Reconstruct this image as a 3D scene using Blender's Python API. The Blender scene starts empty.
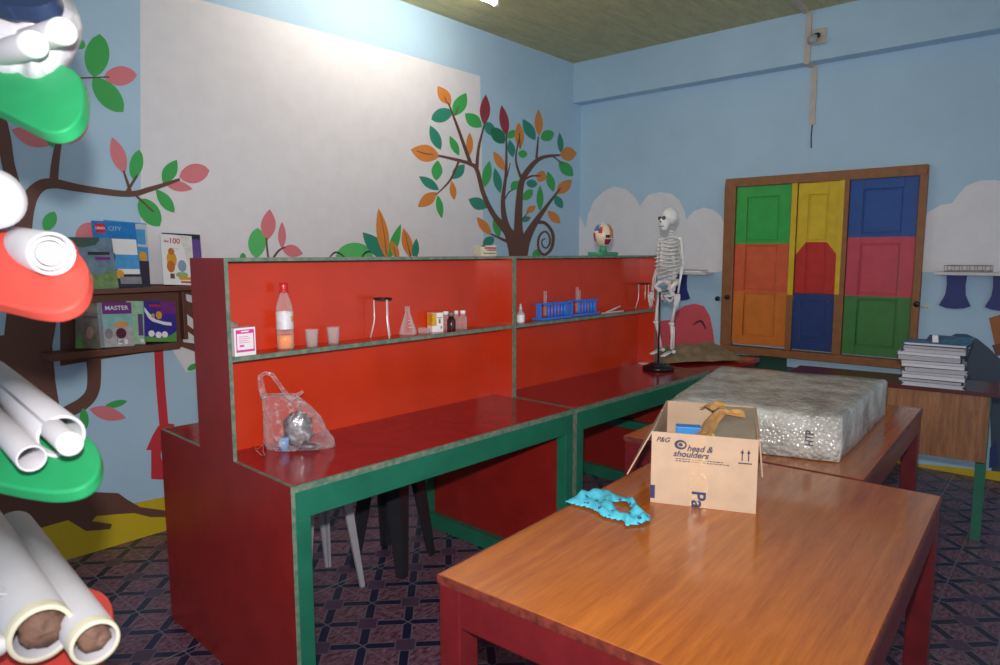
import bpy, bmesh, math, random
from mathutils import Vector as V, Matrix, noise
random.seed(7)
SC=bpy.context.scene; COL=SC.collection
# ---------------------------------------------------------------- camera
CAM=V((-5.1222,-3.5785,1.444)); YAW,PITCH,ROLL,FPX=.7145,-.1158,-.002,679.5
_cy,_sy,_cp,_sp=math.cos(YAW),math.sin(YAW),math.cos(PITCH),math.sin(PITCH)
FW=V((_cy*_cp,_sy*_cp,_sp)); _rt=V((_sy,-_cy,0)); _up=_rt.cross(FW)
RT=_rt*math.cos(ROLL)+_up*math.sin(ROLL); UP=_up*math.cos(ROLL)-_rt*math.sin(ROLL)
def ray(u,v): return FW+RT*((u-500)/FPX)-UP*((v-332.5)/FPX)
def hit(u,v,ax,val):
    d=ray(u,v); return CAM+d*((val-CAM[ax])/d[ax])
def hitp(u,v,p,n):
    d=ray(u,v); return CAM+d*((p-CAM).dot(n)/d.dot(n))
def at(u,v,t): return CAM+ray(u,v)*t
cam=bpy.data.cameras.new('camera'); camo=bpy.data.objects.new('camera',cam); COL.objects.link(camo)
camo.matrix_world=Matrix(((RT.x,UP.x,-FW.x,CAM.x),(RT.y,UP.y,-FW.y,CAM.y),(RT.z,UP.z,-FW.z,CAM.z),(0,0,0,1)))
cam.sensor_width=36; cam.lens=FPX*36/1000; cam.clip_start=.02
cam.dof.use_dof=True; cam.dof.focus_distance=2.9; cam.dof.aperture_fstop=5.0
SC.camera=camo
# ---------------------------------------------------------------- materials
def lin(h):
    h=h.lstrip('#'); o=[]
    for i in(0,2,4):
        c=int(h[i:i+2],16)/255; o.append(c/12.92 if c<=.04045 else((c+.055)/1.055)**2.4)
    return(*o,1)
MATS={}
class NT:
    def __init__(s,m): s.t=m.node_tree; s.n=s.t.nodes; s.b=s.n['Principled BSDF']
    def add(s,typ,**k):
        n=s.n.new(typ)
        for a,b in k.items(): setattr(n,a,b)
        return n
    def link(s,a,b): s.t.links.new(a,b)
    def math(s,op,a,b=None,c=None):
        n=s.add('ShaderNodeMath',operation=op)
        for i,x in enumerate((a,b,c)):
            if x is None: continue
            if isinstance(x,(int,float)): n.inputs[i].default_value=x
            else: s.link(x,n.inputs[i])
        return n.outputs[0]
    def mix(s,f,a,b):
        n=s.add('ShaderNodeMix',data_type='RGBA')
        if isinstance(f,(int,float)): n.inputs[0].default_value=f
        else: s.link(f,n.inputs[0])
        for i,x in((6,a),(7,b)):
            if isinstance(x,(tuple,list)): n.inputs[i].default_value=x
            else: s.link(x,n.inputs[i])
        return n.outputs[2]
    def noise(s,scale,detail=3,vec=None,rough=.55):
        n=s.add('ShaderNodeTexNoise'); n.inputs['Scale'].default_value=scale; n.inputs['Detail'].default_value=detail; n.inputs['Roughness'].default_value=rough
        if vec is not None: s.link(vec,n.inputs['Vector'])
        return n.outputs[0]
    def coord(s,kind='Object'): return s.add('ShaderNodeTexCoord').outputs[kind]
    def mapping(s,vec,sc=(1,1,1),rot=(0,0,0),loc=(0,0,0)):
        n=s.add('ShaderNodeMapping'); n.inputs['Scale'].default_value=sc; n.inputs['Rotation'].default_value=rot; n.inputs['Location'].default_value=loc
        s.link(vec,n.inputs['Vector']); return n.outputs[0]
    def ramp(s,f,a,b):
        n=s.add('ShaderNodeMapRange'); n.inputs[1].default_value=a; n.inputs[2].default_value=b; s.link(f,n.inputs[0]); return n.outputs[0]
    def bump(s,h,st,dist=.01):
        n=s.add('ShaderNodeBump'); n.inputs['Strength'].default_value=st; n.inputs['Distance'].default_value=dist
        s.link(h,n.inputs['Height']); s.link(n.outputs[0],s.b.inputs['Normal'])
def mat(name,col,rough=.5,var=.08,vs=18,bump=0,bs=60,spec=.5,metal=0,col2=None,emit=0):
    if name in MATS: return MATS[name]
    m=bpy.data.materials.new(name); m.use_nodes=True; t=NT(m); b=t.b
    c=lin(col); b.inputs['Roughness'].default_value=rough; b.inputs['Specular IOR Level'].default_value=spec; b.inputs['Metallic'].default_value=metal
    c2=lin(col2) if col2 else tuple(x*(1-2.2*var) for x in c[:3])+(1,)
    co=t.coord(); f=t.ramp(t.noise(vs,4,co),.35,.7)
    t.link(t.mix(f,c,c2),b.inputs['Base Color'])
    if bump: t.bump(t.noise(bs,4,co),bump)
    if emit: b.inputs['Emission Color'].default_value=c; b.inputs['Emission Strength'].default_value=emit
    MATS[name]=m; m.diffuse_color=c; return m
def clear(name,col,alpha,rough=.08,bump=0,bs=30):
    "thin clear plastic or glass: mostly see-through with a gloss"
    if name in MATS: return MATS[name]
    m=bpy.data.materials.new(name); m.use_nodes=True; t=NT(m); b=t.b
    b.inputs['Base Color'].default_value=lin(col); b.inputs['Roughness'].default_value=rough; b.inputs['Specular IOR Level'].default_value=.8
    lw=t.add('ShaderNodeLayerWeight'); lw.inputs[0].default_value=.35
    f=t.math('MULTIPLY_ADD',lw.outputs['Facing'],.55,alpha)
    if bump:
        h=t.noise(bs,3,t.coord()); t.bump(h,bump,.02)
        f=t.math('MULTIPLY_ADD',t.ramp(h,.57,.72),.3,f)
    t.link(t.math('MINIMUM',f,1.),b.inputs['Alpha'])
    MATS[name]=m; return m
# paint colours of the mural
PAL=dict(brown='6b4638',green='3fae55',lgreen='5cc46c',teal='2f8f78',orange='e08a3c',pink='e07f86',maroon='9a3440',dgreen='1f7a55',yellow='d3b41c',red='cf3440',rose='dc5560',navy='24409a',white='e9e6ea',slate='3d4d60',dblue='223a74',cyan='a5cfe4',black='2a2430',forest='1d4638',tan='a8622e')
def pm(k): return mat('paint_'+k,PAL[k],.55,.025,9)
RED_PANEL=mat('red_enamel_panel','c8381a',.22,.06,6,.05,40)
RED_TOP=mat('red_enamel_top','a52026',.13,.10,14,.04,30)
RED_END_SHADE=mat('red_enamel_end_shade','92201a',.3,.1,8,.06,40)  # darker end-panel red, also used as painted-in shade under the benches
GREEN=mat('green_enamel','216f56',.3,.1,10,.06,40)
EDGE=mat('worn_green_edge','47705e',.5,.25,45,.2,80,col2='858a78')
MAROON=mat('maroon_paint','6a1a1e',.3,.12,14,.06,40)
WHITE=mat('white_plastic','ececec',.4,.03)
PAPER=mat('white_paper','f2f1f4',.55,.03,30)
CREAM=mat('cream_paper','e8dfc4',.6,.06,40)
BLACK=mat('black_plastic','16161a',.3,.1)
STEEL=mat('steel_wire','e4dedb',.22,.06,metal=.15)
BONE=mat('bone_plastic','e9e7e4',.45,.1,60)
GLASS=clear('clear_glass','f4f6f6',.03,.05)
CUP=clear('frosted_cup','efe6e6',.13,.22)
PET=clear('clear_bottle','f3ece8',.1,.06)
BAG=clear('clear_polythene','f3eef2',.04,.1,1.,34)
CARD=mat('corrugated_card','bea085',.7,.06,14,.08,90)
CARD_IN=mat('card_inside','b8987a',.75,.08,14,.08,90)
TAPE=clear('packing_tape','e8c8a0',.35,.12,.3,40)
# ---------------------------------------------------------------- mesh builder
class MB:
    def __init__(s): s.v=[];s.f=[];s.m=[];s.sm=[];s.M=None
    def add(s,vs,fs,m=0,smooth=False):
        o=len(s.v)
        for p in vs:
            p=V(p); s.v.append(s.M@p if s.M else p)
        for f in fs: s.f.append([o+i for i in f]); s.m.append(m); s.sm.append(smooth)
    def box(s,a,b,m=0):
        x0,y0,z0=[min(p,q) for p,q in zip(a,b)]; x1,y1,z1=[max(p,q) for p,q in zip(a,b)]
        s.add([(x0,y0,z0),(x1,y0,z0),(x1,y1,z0),(x0,y1,z0),(x0,y0,z1),(x1,y0,z1),(x1,y1,z1),(x0,y1,z1)],
          [(0,3,2,1),(4,5,6,7),(0,1,5,4),(1,2,6,5),(2,3,7,6),(3,0,4,7)],m)
    def loft(s,rings,m=0,caps=True,smooth=True,closed=True):
        n=len(rings[0]); vs=[p for r in rings for p in r]; fs=[]
        for i in range(len(rings)-1):
            for j in range(n if closed else n-1):
                k=(j+1)%n; fs.append((i*n+j,i*n+k,(i+1)*n+k,(i+1)*n+j))
        s.add(vs,fs,m,smooth)
        if caps:
            s.add(rings[0],[tuple(range(n))[::-1]],m); s.add(rings[-1],[tuple(range(n))],m)
    def tube(s,pts,rad,n=10,m=0,caps=True,flat=None):
        pts=[V(p) for p in pts]
        if not isinstance(rad,(list,tuple)): rad=[rad]*len(pts)
        rings=[];prev=None
        for i,p in enumerate(pts):
            t=(pts[min(i+1,len(pts)-1)]-pts[max(i-1,0)]).normalized()
            if prev is None:
                r=V((0,0,1)) if abs(t.z)<.9 else V((1,0,0)); a=t.cross(r).normalized()
            else: a=(prev-t*prev.dot(t)).normalized()
            prev=a; b=t.cross(a)
            rings.append([p+(a*math.cos(2*math.pi*j/n)+b*math.sin(2*math.pi*j/n))*rad[i] for j in range(n)])
        s.loft(rings,m,caps)
    def lathe(s,prof,n=24,m=0,c=(0,0,0),axis=None,caps=False):
        c=V(c); ax=V(axis).normalized() if axis else V((0,0,1))
        q=V((0,0,1)).rotation_difference(ax)
        s.loft([[c+q@V((r*math.cos(2*math.pi*j/n),r*math.sin(2*math.pi*j/n),z)) for j in range(n)] for r,z in prof],m,caps)
    def prism(s,poly,vec,m=0,ms=None,smooth=False):
        "closed solid: polygon pushed along a vector"
        poly=[V(p) for p in poly]; vec=V(vec); n=len(poly); top=[p+vec for p in poly]
        s.add(poly,[tuple(range(n))[::-1]],m); s.add(top,[tuple(range(n))],m)
        s.add(poly+top,[(i,(i+1)%n,n+(i+1)%n,n+i) for i in range(n)],m if ms is None else ms,smooth)
    def face(s,poly,m=0): s.add(poly,[tuple(range(len(poly)))],m)
    def ball(s,c,r,m=0,n=16,k=10,sc=(1,1,1)):
        c=V(c); rings=[]
        for i in range(k+1):
            a=math.pi*i/k; rr=max(math.sin(a),.001)*r
            rings.append([c+V((rr*math.cos(2*math.pi*j/n)*sc[0],rr*math.sin(2*math.pi*j/n)*sc[1],-math.cos(a)*r*sc[2])) for j in range(n)])
        s.loft(rings,m,False)
    def build(s,name,mats,parent=None,loc=None,bevel=0,kind=None,mods=()):
        me=bpy.data.meshes.new(name); me.from_pydata([tuple(p) for p in s.v],[],s.f)
        for x in(mats if isinstance(mats,(list,tuple)) else [mats]): me.materials.append(x)
        me.polygons.foreach_set('material_index',s.m); me.polygons.foreach_set('use_smooth',s.sm)
        bm=bmesh.new(); bm.from_mesh(me); bmesh.ops.remove_doubles(bm,verts=bm.verts,dist=1e-5)
        bmesh.ops.recalc_face_normals(bm,faces=bm.faces); bm.to_mesh(me); bm.free()
        o=bpy.data.objects.new(name,me); COL.objects.link(o)
        if parent is not None: o.parent=parent
        if loc is not None: o.location=loc
        if bevel:
            b=o.modifiers.new('edge','BEVEL'); b.width=bevel; b.segments=2; b.limit_method='ANGLE'; b.angle_limit=math.radians(40)
        if kind: o['kind']=kind
        return o
def tag(o,label,cat,group=None):
    o['label']=label; o['category']=cat
    if group: o['group']=group
    return o
def thing(name,label,cat,loc=(0,0,0),rz=0,group=None):
    o=bpy.data.objects.new(name,None); COL.objects.link(o); o.location=loc; o.rotation_euler=(0,0,rz); o.empty_display_size=.05
    return tag(o,label,cat,group)
def dup(root,loc,rz,label,group=None):
    r=root.copy(); COL.objects.link(r); r.location=loc; r.rotation_euler=(0,0,rz); r['label']=label
    if group: r['group']=group
    for ch in list(root.children):
        c=ch.copy(); COL.objects.link(c); c.parent=r
        for g in list(ch.children):
            d=g.copy(); COL.objects.link(d); d.parent=c
    return r
def lettering(txt,size,m,parent,mw,name='lettering',align='CENTER',shear=0,bold=0,sx=1):
    "writing as a thin mesh; mw maps its x,y plane into place (parent space)"
    c=bpy.data.curves.new(name,'FONT'); c.body=txt; c.size=size; c.align_x=align; c.align_y='CENTER'; c.shear=shear; c.offset=bold; c.extrude=.0003
    t=bpy.data.objects.new(name,c); COL.objects.link(t)
    bpy.context.view_layer.update()
    me=bpy.data.meshes.new_from_object(t.evaluated_get(bpy.context.evaluated_depsgraph_get()))
    bpy.data.objects.remove(t); me.materials.clear(); me.materials.append(m)
    o=bpy.data.objects.new(name,me); COL.objects.link(o); o.parent=parent
    me.transform(mw@Matrix.Diagonal((sx,1,1,1))); return o
def frame(o,x,y):
    x=V(x).normalized(); y=V(y); y=(y-x*y.dot(x)).normalized(); z=x.cross(y)
    return Matrix(((x.x,y.x,z.x,o[0]),(x.y,y.y,z.y,o[1]),(x.z,y.z,z.z,o[2]),(0,0,0,1)))
# ---------------------------------------------------------------- the room
H=3.104; WX=.12; BZ=2.765
def wallmat():
    m=mat('wall_blue_paint','b4d3e8',.6,.035,3,.05,120); return m
WB=wallmat()
def ceilmat():
    m=bpy.data.materials.new('ceiling_plywood'); m.use_nodes=True; t=NT(m)
    co=t.mapping(t.coord(),(2,9,1),(0,0,.5)); n1=t.noise(1.6,6,co,.7); n2=t.noise(14,5,co,.7)
    f=t.math('ADD',t.math('MULTIPLY',n1,.6),t.math('MULTIPLY',n2,.4))
    t.link(t.mix(t.ramp(f,.38,.62),lin('ccc690'),lin('aaa47c')),t.b.inputs['Base Color']); t.b.inputs['Roughness'].default_value=.6
    return m
def floormat():
    m=bpy.data.materials.new('patterned_vinyl'); m.use_nodes=True; t=NT(m)
    sep=t.add('ShaderNodeSeparateXYZ'); t.link(t.coord(),sep.inputs[0]); s=.2225
    p=t.math('DIVIDE',t.math('ADD',sep.outputs[0],3.448),s); q=t.math('DIVIDE',t.math('ADD',sep.outputs[1],1.42),s)
    a=t.math('ADD',p,q); b=t.math('SUBTRACT',p,q)
    rd=lambda x:t.math('ABSOLUTE',t.math('SUBTRACT',x,t.math('ROUND',x)))
    da,db=rd(a),rd(b); mn=t.math('MINIMUM',da,db); mx=t.math('MAXIMUM',da,db)
    lt=lambda x,k:t.math('LESS_THAN',x,k)
    bar=lt(mn,.1); rim=t.math('SUBTRACT',lt(mn,.13),bar)
    dp,dq=rd(p),rd(q); thin=lt(t.math('MINIMUM',dp,dq),.014)
    par=t.math('ABSOLUTE',t.math('MODULO',t.math('ADD',t.math('ROUND',a),t.math('ROUND',b)),2.0))
    rect=t.math('MULTIPLY',lt(mx,.22),par); rrim=t.math('MULTIPLY',lt(mx,.255),par)
    co=t.coord(); w=t.noise(34,5,t.mapping(co,(1,2.2,1),(0,0,.7)),.65)
    marb=t.mix(t.ramp(w,.38,.66),lin('472a3a'),lin('94697a'))
    c=t.mix(rim,marb,lin('77686f')); c=t.mix(thin,c,lin('75656e')); c=t.mix(bar,c,lin('20223f'))
    st=t.math('MULTIPLY',t.math('MULTIPLY',thin,bar),1.); c=t.mix(st,c,lin('6a6478'))
    c=t.mix(rrim,c,lin('65586a')); c=t.mix(rect,c,lin('513a52'))
    seam=lt(t.math('MINIMUM',rd(t.math('DIVIDE',t.math('ADD',sep.outputs[0],.4),2.)),rd(t.math('DIVIDE',t.math('ADD',sep.outputs[1],3.0),1.83))),.0015)
    c=t.mix(seam,c,lin('8d8488'))
    t.link(c,t.b.inputs['Base Color']); t.b.inputs['Roughness'].default_value=.38; t.bump(w,.08)
    return m
X0,Y1=-7.2,-5.6
def struct(name,fn,m,bevel=0):
    b=MB(); fn(b); return b.build(name,m,bevel=bevel,kind='structure')
floor=struct('floor',lambda b:b.box((X0,Y1,-.05),(WX+.1,.1,0)),floormat())
ceiling=struct('ceiling',lambda b:b.box((X0,Y1,H),(WX+.1,.1,H+.05)),ceilmat())
wall_left=struct('wall_left',lambda b:b.box((X0,0,0),(WX+.1,.1,H)),WB)
# back wall with the opening behind the shutters closed by the wall body
wall_back=struct('wall_back',lambda b:b.box((WX,Y1,0),(WX+.1,0,H)),WB)
trim_1=struct('trim_1',lambda b:b.box((0,Y1,BZ),(WX,0,H)),WB)          # beam
# ---- wall murals -------------------------------------------------------
class Paint:
    "shapes painted on a wall, each a thin film on it; later shapes lie over earlier"
    cnt=0
    def __init__(s,ax,val,sgn): s.ax,s.val,s.sgn=ax,val,sgn; s.b=MB(); s.mats=[]; s.k=0; s.o=Paint.cnt*.0006; Paint.cnt+=1
    def mi(s,c):
        m=pm(c)
        if m not in s.mats: s.mats.append(m)
        return s.mats.index(m)
    def poly(s,pts,c):
        s.k+=1; d=s.val+s.sgn*(.0003+s.o+.000006*s.k)
        P=[hit(u,v,s.ax,s.val) for u,v in pts]
        for p in P: p[s.ax]=d
        s.b.face(P,s.mi(c))
    def strip(s,pts,c,n=6):
        "pts (u,v,width) along a branch, smoothed"
        P=[V((p[0],p[1])) for p in pts]; W=[p[2] for p in pts]; out=[];ow=[]
        for i in range(len(P)-1):
            p0=P[max(i-1,0)];p1=P[i];p2=P[i+1];p3=P[min(i+2,len(P)-1)]
            for k in range(n):
                t=k/n; out.append(.5*((2*p1)+(p2-p0)*t+(2*p0-5*p1+4*p2-p3)*t*t+(3*p1-p0-3*p2+p3)*t**3)); ow.append(W[i]*(1-t)+W[i+1]*t)
        out.append(P[-1]);ow.append(W[-1]); L=[];R=[]
        for i,p in enumerate(out):
            t=(out[min(i+1,len(out)-1)]-out[max(i-1,0)]).normalized(); nn=V((-t.y,t.x))*ow[i]*.5
            L.append(p+nn);R.append(p-nn)
        s.k+=1; d=s.val+s.sgn*(.0003+s.o+.000006*s.k); pts=[]
        for q in L+R:
            h=hit(q.x,q.y,s.ax,s.val); h[s.ax]=d; pts.append(h)
        m=len(L); s.b.add(pts,[(i,i+1,m+i+1,m+i) for i in range(m-1)],s.mi(c))
    def leaf(s,tx,ty,bx,by,w,c,rnd=.0,n=9):
        a=V((bx,by));t=V((tx,ty));d=t-a;nn=V((-d.y,d.x)).normalized()
        f=lambda k:(math.sin(math.pi*k)**(.62 if rnd else .85))*(1 if rnd else 1-.18*(k-.45))
        L=[a+d*(i/n)+nn*f(i/n)*w/2 for i in range(n+1)]; R=[a+d*(i/n)-nn*f(i/n)*w/2 for i in range(n-1,0,-1)]
        s.poly([(p.x,p.y) for p in L+R],c)
    def disc(s,cx,cy,rx,ry,c,a0=0,a1=360,n=28):
        s.poly([(cx+rx*math.cos(math.radians(a0+(a1-a0)*i/n)),cy-ry*math.sin(math.radians(a0+(a1-a0)*i/n))) for i in range(n+(0 if a1-a0>=360 else 1))],c)
    def done(s,name,parent): return s.b.build(name,s.mats,parent)
LP=lambda:Paint(1,0.,-1)
# white field
p=LP(); p.poly([(140,-15),(172,-7),(200,0),(300,26),(400,53),(480,76),(482,160),(484,262),(484,330),(186,372),(141,300)],'white'); p.done('painted_white_field',wall_left)
# tree in the far corner
p=LP(); K=3.595; c=lambda *a:[(400+x[0]/K,80+x[1]/K,x[2]/K) for x in a]
def lf(tx,ty,bx,by,w,col,rnd=0): p.leaf(400+tx/K,80+ty/K,400+bx/K,80+by/K,w/K,col,rnd)
B='brown'
LEAVES=[(135,22,182,90,42,'orange'),(238,46,193,130,48,'green'),(112,142,188,112,50,'teal',1),(233,120,293,170,46,'green'),(308,52,303,162,38,'maroon'),(365,90,383,202,34,'maroon'),(310,150,335,200,36,'teal',1),(330,172,375,228,46,'dgreen',1),(418,182,385,208,26,'green',1),(393,215,406,278,28,'teal'),(426,152,432,248,34,'orange'),(424,264,458,268,28,'green',1),(335,256,377,327,30,'orange'),(441,140,486,217,38,'teal'),(497,105,500,202,30,'orange'),(506,212,553,188,40,'green',1),(573,188,580,266,22,'teal'),(636,264,574,268,52,'orange'),(570,292,622,346,42,'green'),(178,200,212,272,28,'green'),(250,188,250,272,26,'orange'),(108,163,146,252,38,'teal'),(38,250,142,276,62,'orange'),(135,288,130,362,40,'green'),(68,346,140,396,34,'teal'),(232,303,188,356,38,'teal'),(322,290,303,386,34,'green'),(340,316,360,407,30,'teal'),(185,362,195,432,24,'orange'),(64,457,132,404,42,'orange'),(150,498,135,414,26,'green'),(246,428,312,460,44,'teal'),(340,483,356,567,30,'green'),(276,493,327,557,32,'orange'),(298,597,337,565,34,'teal',1),(399,396,427,363,32,'green'),(453,370,494,375,30,'teal',1),(527,354,488,340,42,'orange'),(530,328,552,402,30,'green'),(443,432,476,393,30,'green',1),(503,378,503,472,26,'green'),(453,477,487,453,24,'orange'),(433,508,470,494,20,'teal'),(618,358,562,410,40,'orange'),(555,413,584,462,30,'teal'),(530,470,576,516,32,'orange'),(476,637,508,612,30,'green',1)]
for a in LEAVES: lf(*a)
for br in [[(430,690,62),(418,620,56),(395,555,38),(340,490,19),(300,410,16),(277,325,15),(255,303,14),(215,290,12),(138,272,8)],
 [(256,308,14),(230,235,12),(205,165,10),(173,82,5)],[(275,322,14),(283,240,10),(304,158,5)],[(212,290,9),(180,360,8),(128,414,4)],
 [(408,600,44),(378,510,22),(370,430,15),(381,330,10),(382,198,5)],[(374,432,6),(390,405,5),(406,394,4)],[(384,350,5),(396,298,3)],
 [(430,640,56),(425,520,30),(434,380,22),(462,322,20),(508,280,14),(575,270,7)],[(434,350,10),(416,285,7),(430,200,3)],[(490,282,9),(497,204,5)],[(548,274,6),(587,302,4)],[(436,366,9),(470,346,7),(506,345,4)],[(433,508,6),(462,474,3)],
 [(432,650,50),(450,580,36),(482,518,24),(530,450,12),(577,388,5)],[(388,582,12),(325,553,5)]]: p.strip(c(*br),B)
p.strip(c((488,512,14),(520,514,12),(546,545,12),(550,580,12),(540,612,11),(518,628,10),(500,612,9),(496,582,8),(504,556,8),(522,545,7),(536,560,7),(538,586,7),(526,604,6),(512,596,6),(510,578,5),(522,570,5)),B)
for a,b_ in [((60,255),(118,268)),((172,85),(160,60)),((196,128),(210,95)),((432,248),(428,190))]:
    p.strip(c((*a,3),((a[0]+b_[0])/2,(a[1]+b_[1])/2+3,4),(*b_,3)),B)
p.done('painted_autumn_tree',wall_left)
# plants over the middle of the desk
p=LP(); K=5.128
def lf2(tx,ty,bx,by,w,col,rnd=0): p.leaf(235+tx/K,190+ty/K,235+bx/K,190+by/K,w/K,col,rnd)
c2=lambda *a:[(235+x[0]/K,190+x[1]/K,x[2]/K) for x in a]
lf2(116,193,108,350,92,'lgreen',1); lf2(177,98,164,258,78,'pink'); lf2(240,163,241,302,42,'pink'); lf2(348,328,240,298,64,'pink'); lf2(40,322,40,365,32,'green',1)
p.strip(c2((160,245,9),(164,300,10),(175,380,11)),B); p.strip(c2((258,292,7),(225,310,11),(196,350,12),(188,390,12)),B)
p.disc(235+612/K,190+350/K,96/K,80/K,'lgreen',0,180)
p.strip(c2((482,350,6),(505,324,9),(530,322,9),(570,352,6)),'black'); p.strip(c2((645,350,6),(668,322,9),(698,318,9),(738,350,6)),'black')
lf2(653,217,790,360,80,'teal'); lf2(850,173,785,360,48,'green'); lf2(735,93,777,352,62,'orange'); lf2(800,258,838,360,38,'orange'); lf2(862,195,902,350,54,'orange'); lf2(930,248,920,360,38,'teal')
for q in[((742,110,2),(765,230,3),(775,330,5)),((812,290,2),(825,345,4)),((870,220,2),(888,290,4),(902,350,7))]: p.strip(c2(*q),B)
p.done('painted_leaf_clump',wall_left)
# big tree on the left
p=LP(); K=2.66
def lf3(tx,ty,bx,by,w,col,rnd=0): p.leaf(tx/K,ty/K,bx/K,by/K,w/K,col,rnd)
c3=lambda *a:[(x[0]/K,x[1]/K,x[2]/K) for x in a]
p.poly([(-80,640),(-80,540),(20,524),(60,512),(100,506),(135,503),(169,496),(240,470),(240,515),(168.7,531.5),(69,559)],'yellow')
lf3(265,90,250,206,66,'green',1); lf3(364,200,276,204,52,'pink',1); lf3(328,298,246,208,58,'green',1); lf3(222,108,206,130,26,'green',1)
lf3(30,345,142,382,52,'pink'); lf3(236,322,150,376,58,'pink',1); lf3(122,350,142,392,22,'green')
lf3(297,365,332,462,40,'pink'); lf3(370,398,354,478,36,'green',1); lf3(470,425,433,488,38,'green'); lf3(557,453,476,470,52,'pink',1); lf3(512,503,438,488,28,'pink'); lf3(414,503,464,566,32,'green'); lf3(370,528,425,602,52,'green',1); lf3(118,614,145,563,36,'green',1); lf3(200,640,268,604,60,'pink',1)
p.strip(c3((206,208,4),(290,205,4)),B)
p.strip(c3((40,800,64),(56,640,52),(72,545,44),(100,500,34),(140,488,26),(220,502,19),(340,516,16),(400,503,14),(478,477,7)),B)
p.strip(c3((142,494,24),(146,440,22),(156,375,17)),B); p.strip(c3((336,512,9),(365,466,6)),B); p.strip(c3((346,508,9),(328,454,5)),B); p.strip(c3((352,512,7),(408,564,4)),B)
p.strip(c3((-20,250,40),(8,360,38),(22,440,34),(60,640,60),(80,800,70)),B)
# trunk, roots, limb below the shelf
p.poly([(-40,340),(4,335),(8,300),(60,300),(52,345),(55,380),(60,410),(60,470),(70,488),(95,492),(118,493),(128,500),(140,507),(170,511),(170,517),(150,517),(134,513),(118,514),(96,516),(92,521),(112,524),(110,529),(86,531),(68,520),(40,528),(-40,545)],B)
p.strip([(92,340,16),(94,372,14),(92,392,13),(82,404,13),(64,414,12),(50,430,12)],B)
p.poly([(60,284),(196,284),(240,284),(240,345),(196,352),(182,347),(84,362),(60,366)],B)
for g in([(182,293),(198,297),(198,305),(187,301)],[(183,311),(199,324),(199,334),(184,322)],[(183,328),(199,340),(199,344),(183,342)]): p.poly(g,'white')
p.leaf(127,401,89+15,407,7,'green',1); p.leaf(126,418,89,409,14,'pink'); p.leaf(83,408,85,430,9,'green',1); p.leaf(187,370,198,364,6,'green',1)
p.strip([(158,340,9),(160,380,9),(164,428,9)],'red')
p.poly([(146,450),(152,436),(158,426),(165,423),(174,424),(174,480),(151,479),(151,450)],'red'); p.disc(163,455,2.4,6,'cyan')
p.done('painted_big_tree',wall_left)
# back wall
BP=lambda:Paint(0,WX,-1)
p=BP()
p.poly([(560,300),(560,222),(566,214),(572,213),(580,216),(586,228),(588,215),(594,201),(604,191),(614,186.5),(626,189),(635,197),(640,206),(648,195),(660,192),(672,194),(680,201),(685,212),(686,220),(694,211),(704,207.5),(714,210),(722,217),(726,230),(726,271),(700,274),(650,278)],'white')
p.poly([(921,272),(921,225),(928,212),(940,205.5),(952,203),(957,196),(966,186),(980,180.5),(996,180),(1012,184),(1030,196),(1040,212),(1056,210),(1076,218),(1090,236),(1092,276)],'white')
p.done('painted_clouds',wall_back)
p=BP()
p.poly([(640,330),(655,321),(671,320),(676,312),(684,306),(695,303.5),(704,306),(710,316),(713,330),(715,347),(714,365),(640,378)],'rose')
p.strip([(693,325,1.2),(701,321,2.2),(706,329,1.2)],'black')
p.poly([(930,368),(936,350),(945,339),(956,333.5),(967,334),(978,339),(988,347),(996,355),(1004,362),(1004,490),(992,490),(990,398),(930,394)],'slate')
p.poly([(989,318),(1012,311),(1012,352),(996,350)],'tan'); p.poly([(992,345),(1012,341),(1012,354),(996,356)],'brown')
p.poly([(730,362),(730,354),(787,357.5),(787,366),(787,378),(730,378)],'forest')
p.poly([(787,366.5),(905,379.5),(905,470),(787,450)],'slate')
p.poly([(900,452),(900,462),(985,470),(1300,506),(1300,545),(985,482),(900,470),(700,448),(700,430)],'yellow')
p.poly([(990,448),(996,440),(998,455),(998,466),(989,468)],'dblue')
p.done('painted_shapes',wall_back)
# ---- shuttered window --------------------------------------------------
win=bpy.data.objects.new('window_1',None); COL.objects.link(win); win.location=(WX,0,0); win['kind']='structure'
FR=mat('brown_frame_wood','9a6238',.5,.12,20,.08,60)
def yz(b,y0,y1,z0,z1,x0,x1,m=0): b.box((-x1,y0,z0),(-x0,y1,z1),m)
def part(name,fn,m,par,bevel=.003):
    b=MB(); fn(b); return b.build(name,m,par,bevel=bevel)
b=MB(); yz(b,-2.735,-1.388,1.948,2.012,0,.05); yz(b,-2.735,-1.388,.664,.722,0,.06); yz(b,-1.472,-1.388,.722,1.948,0,.05); yz(b,-2.735,-2.69,.722,1.948,0,.05)
b.build('window_frame',FR,win,bevel=.004)
b=MB(); yz(b,-1.928,-1.886,.722,1.948,.0,.045); yz(b,-2.272,-2.212,.722,1.948,.0,.045); b.build('mullion',FR,win,bevel=.003)
Y=mat('shutter_yellow','e3bd1c',.45,.08,12)
b=MB(); yz(b,-1.927,-1.889,1.135,1.946,.045,.049); yz(b,-2.242,-2.212,1.15,1.946,.045,.049); b.build('mullion_facing',Y,win)
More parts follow.
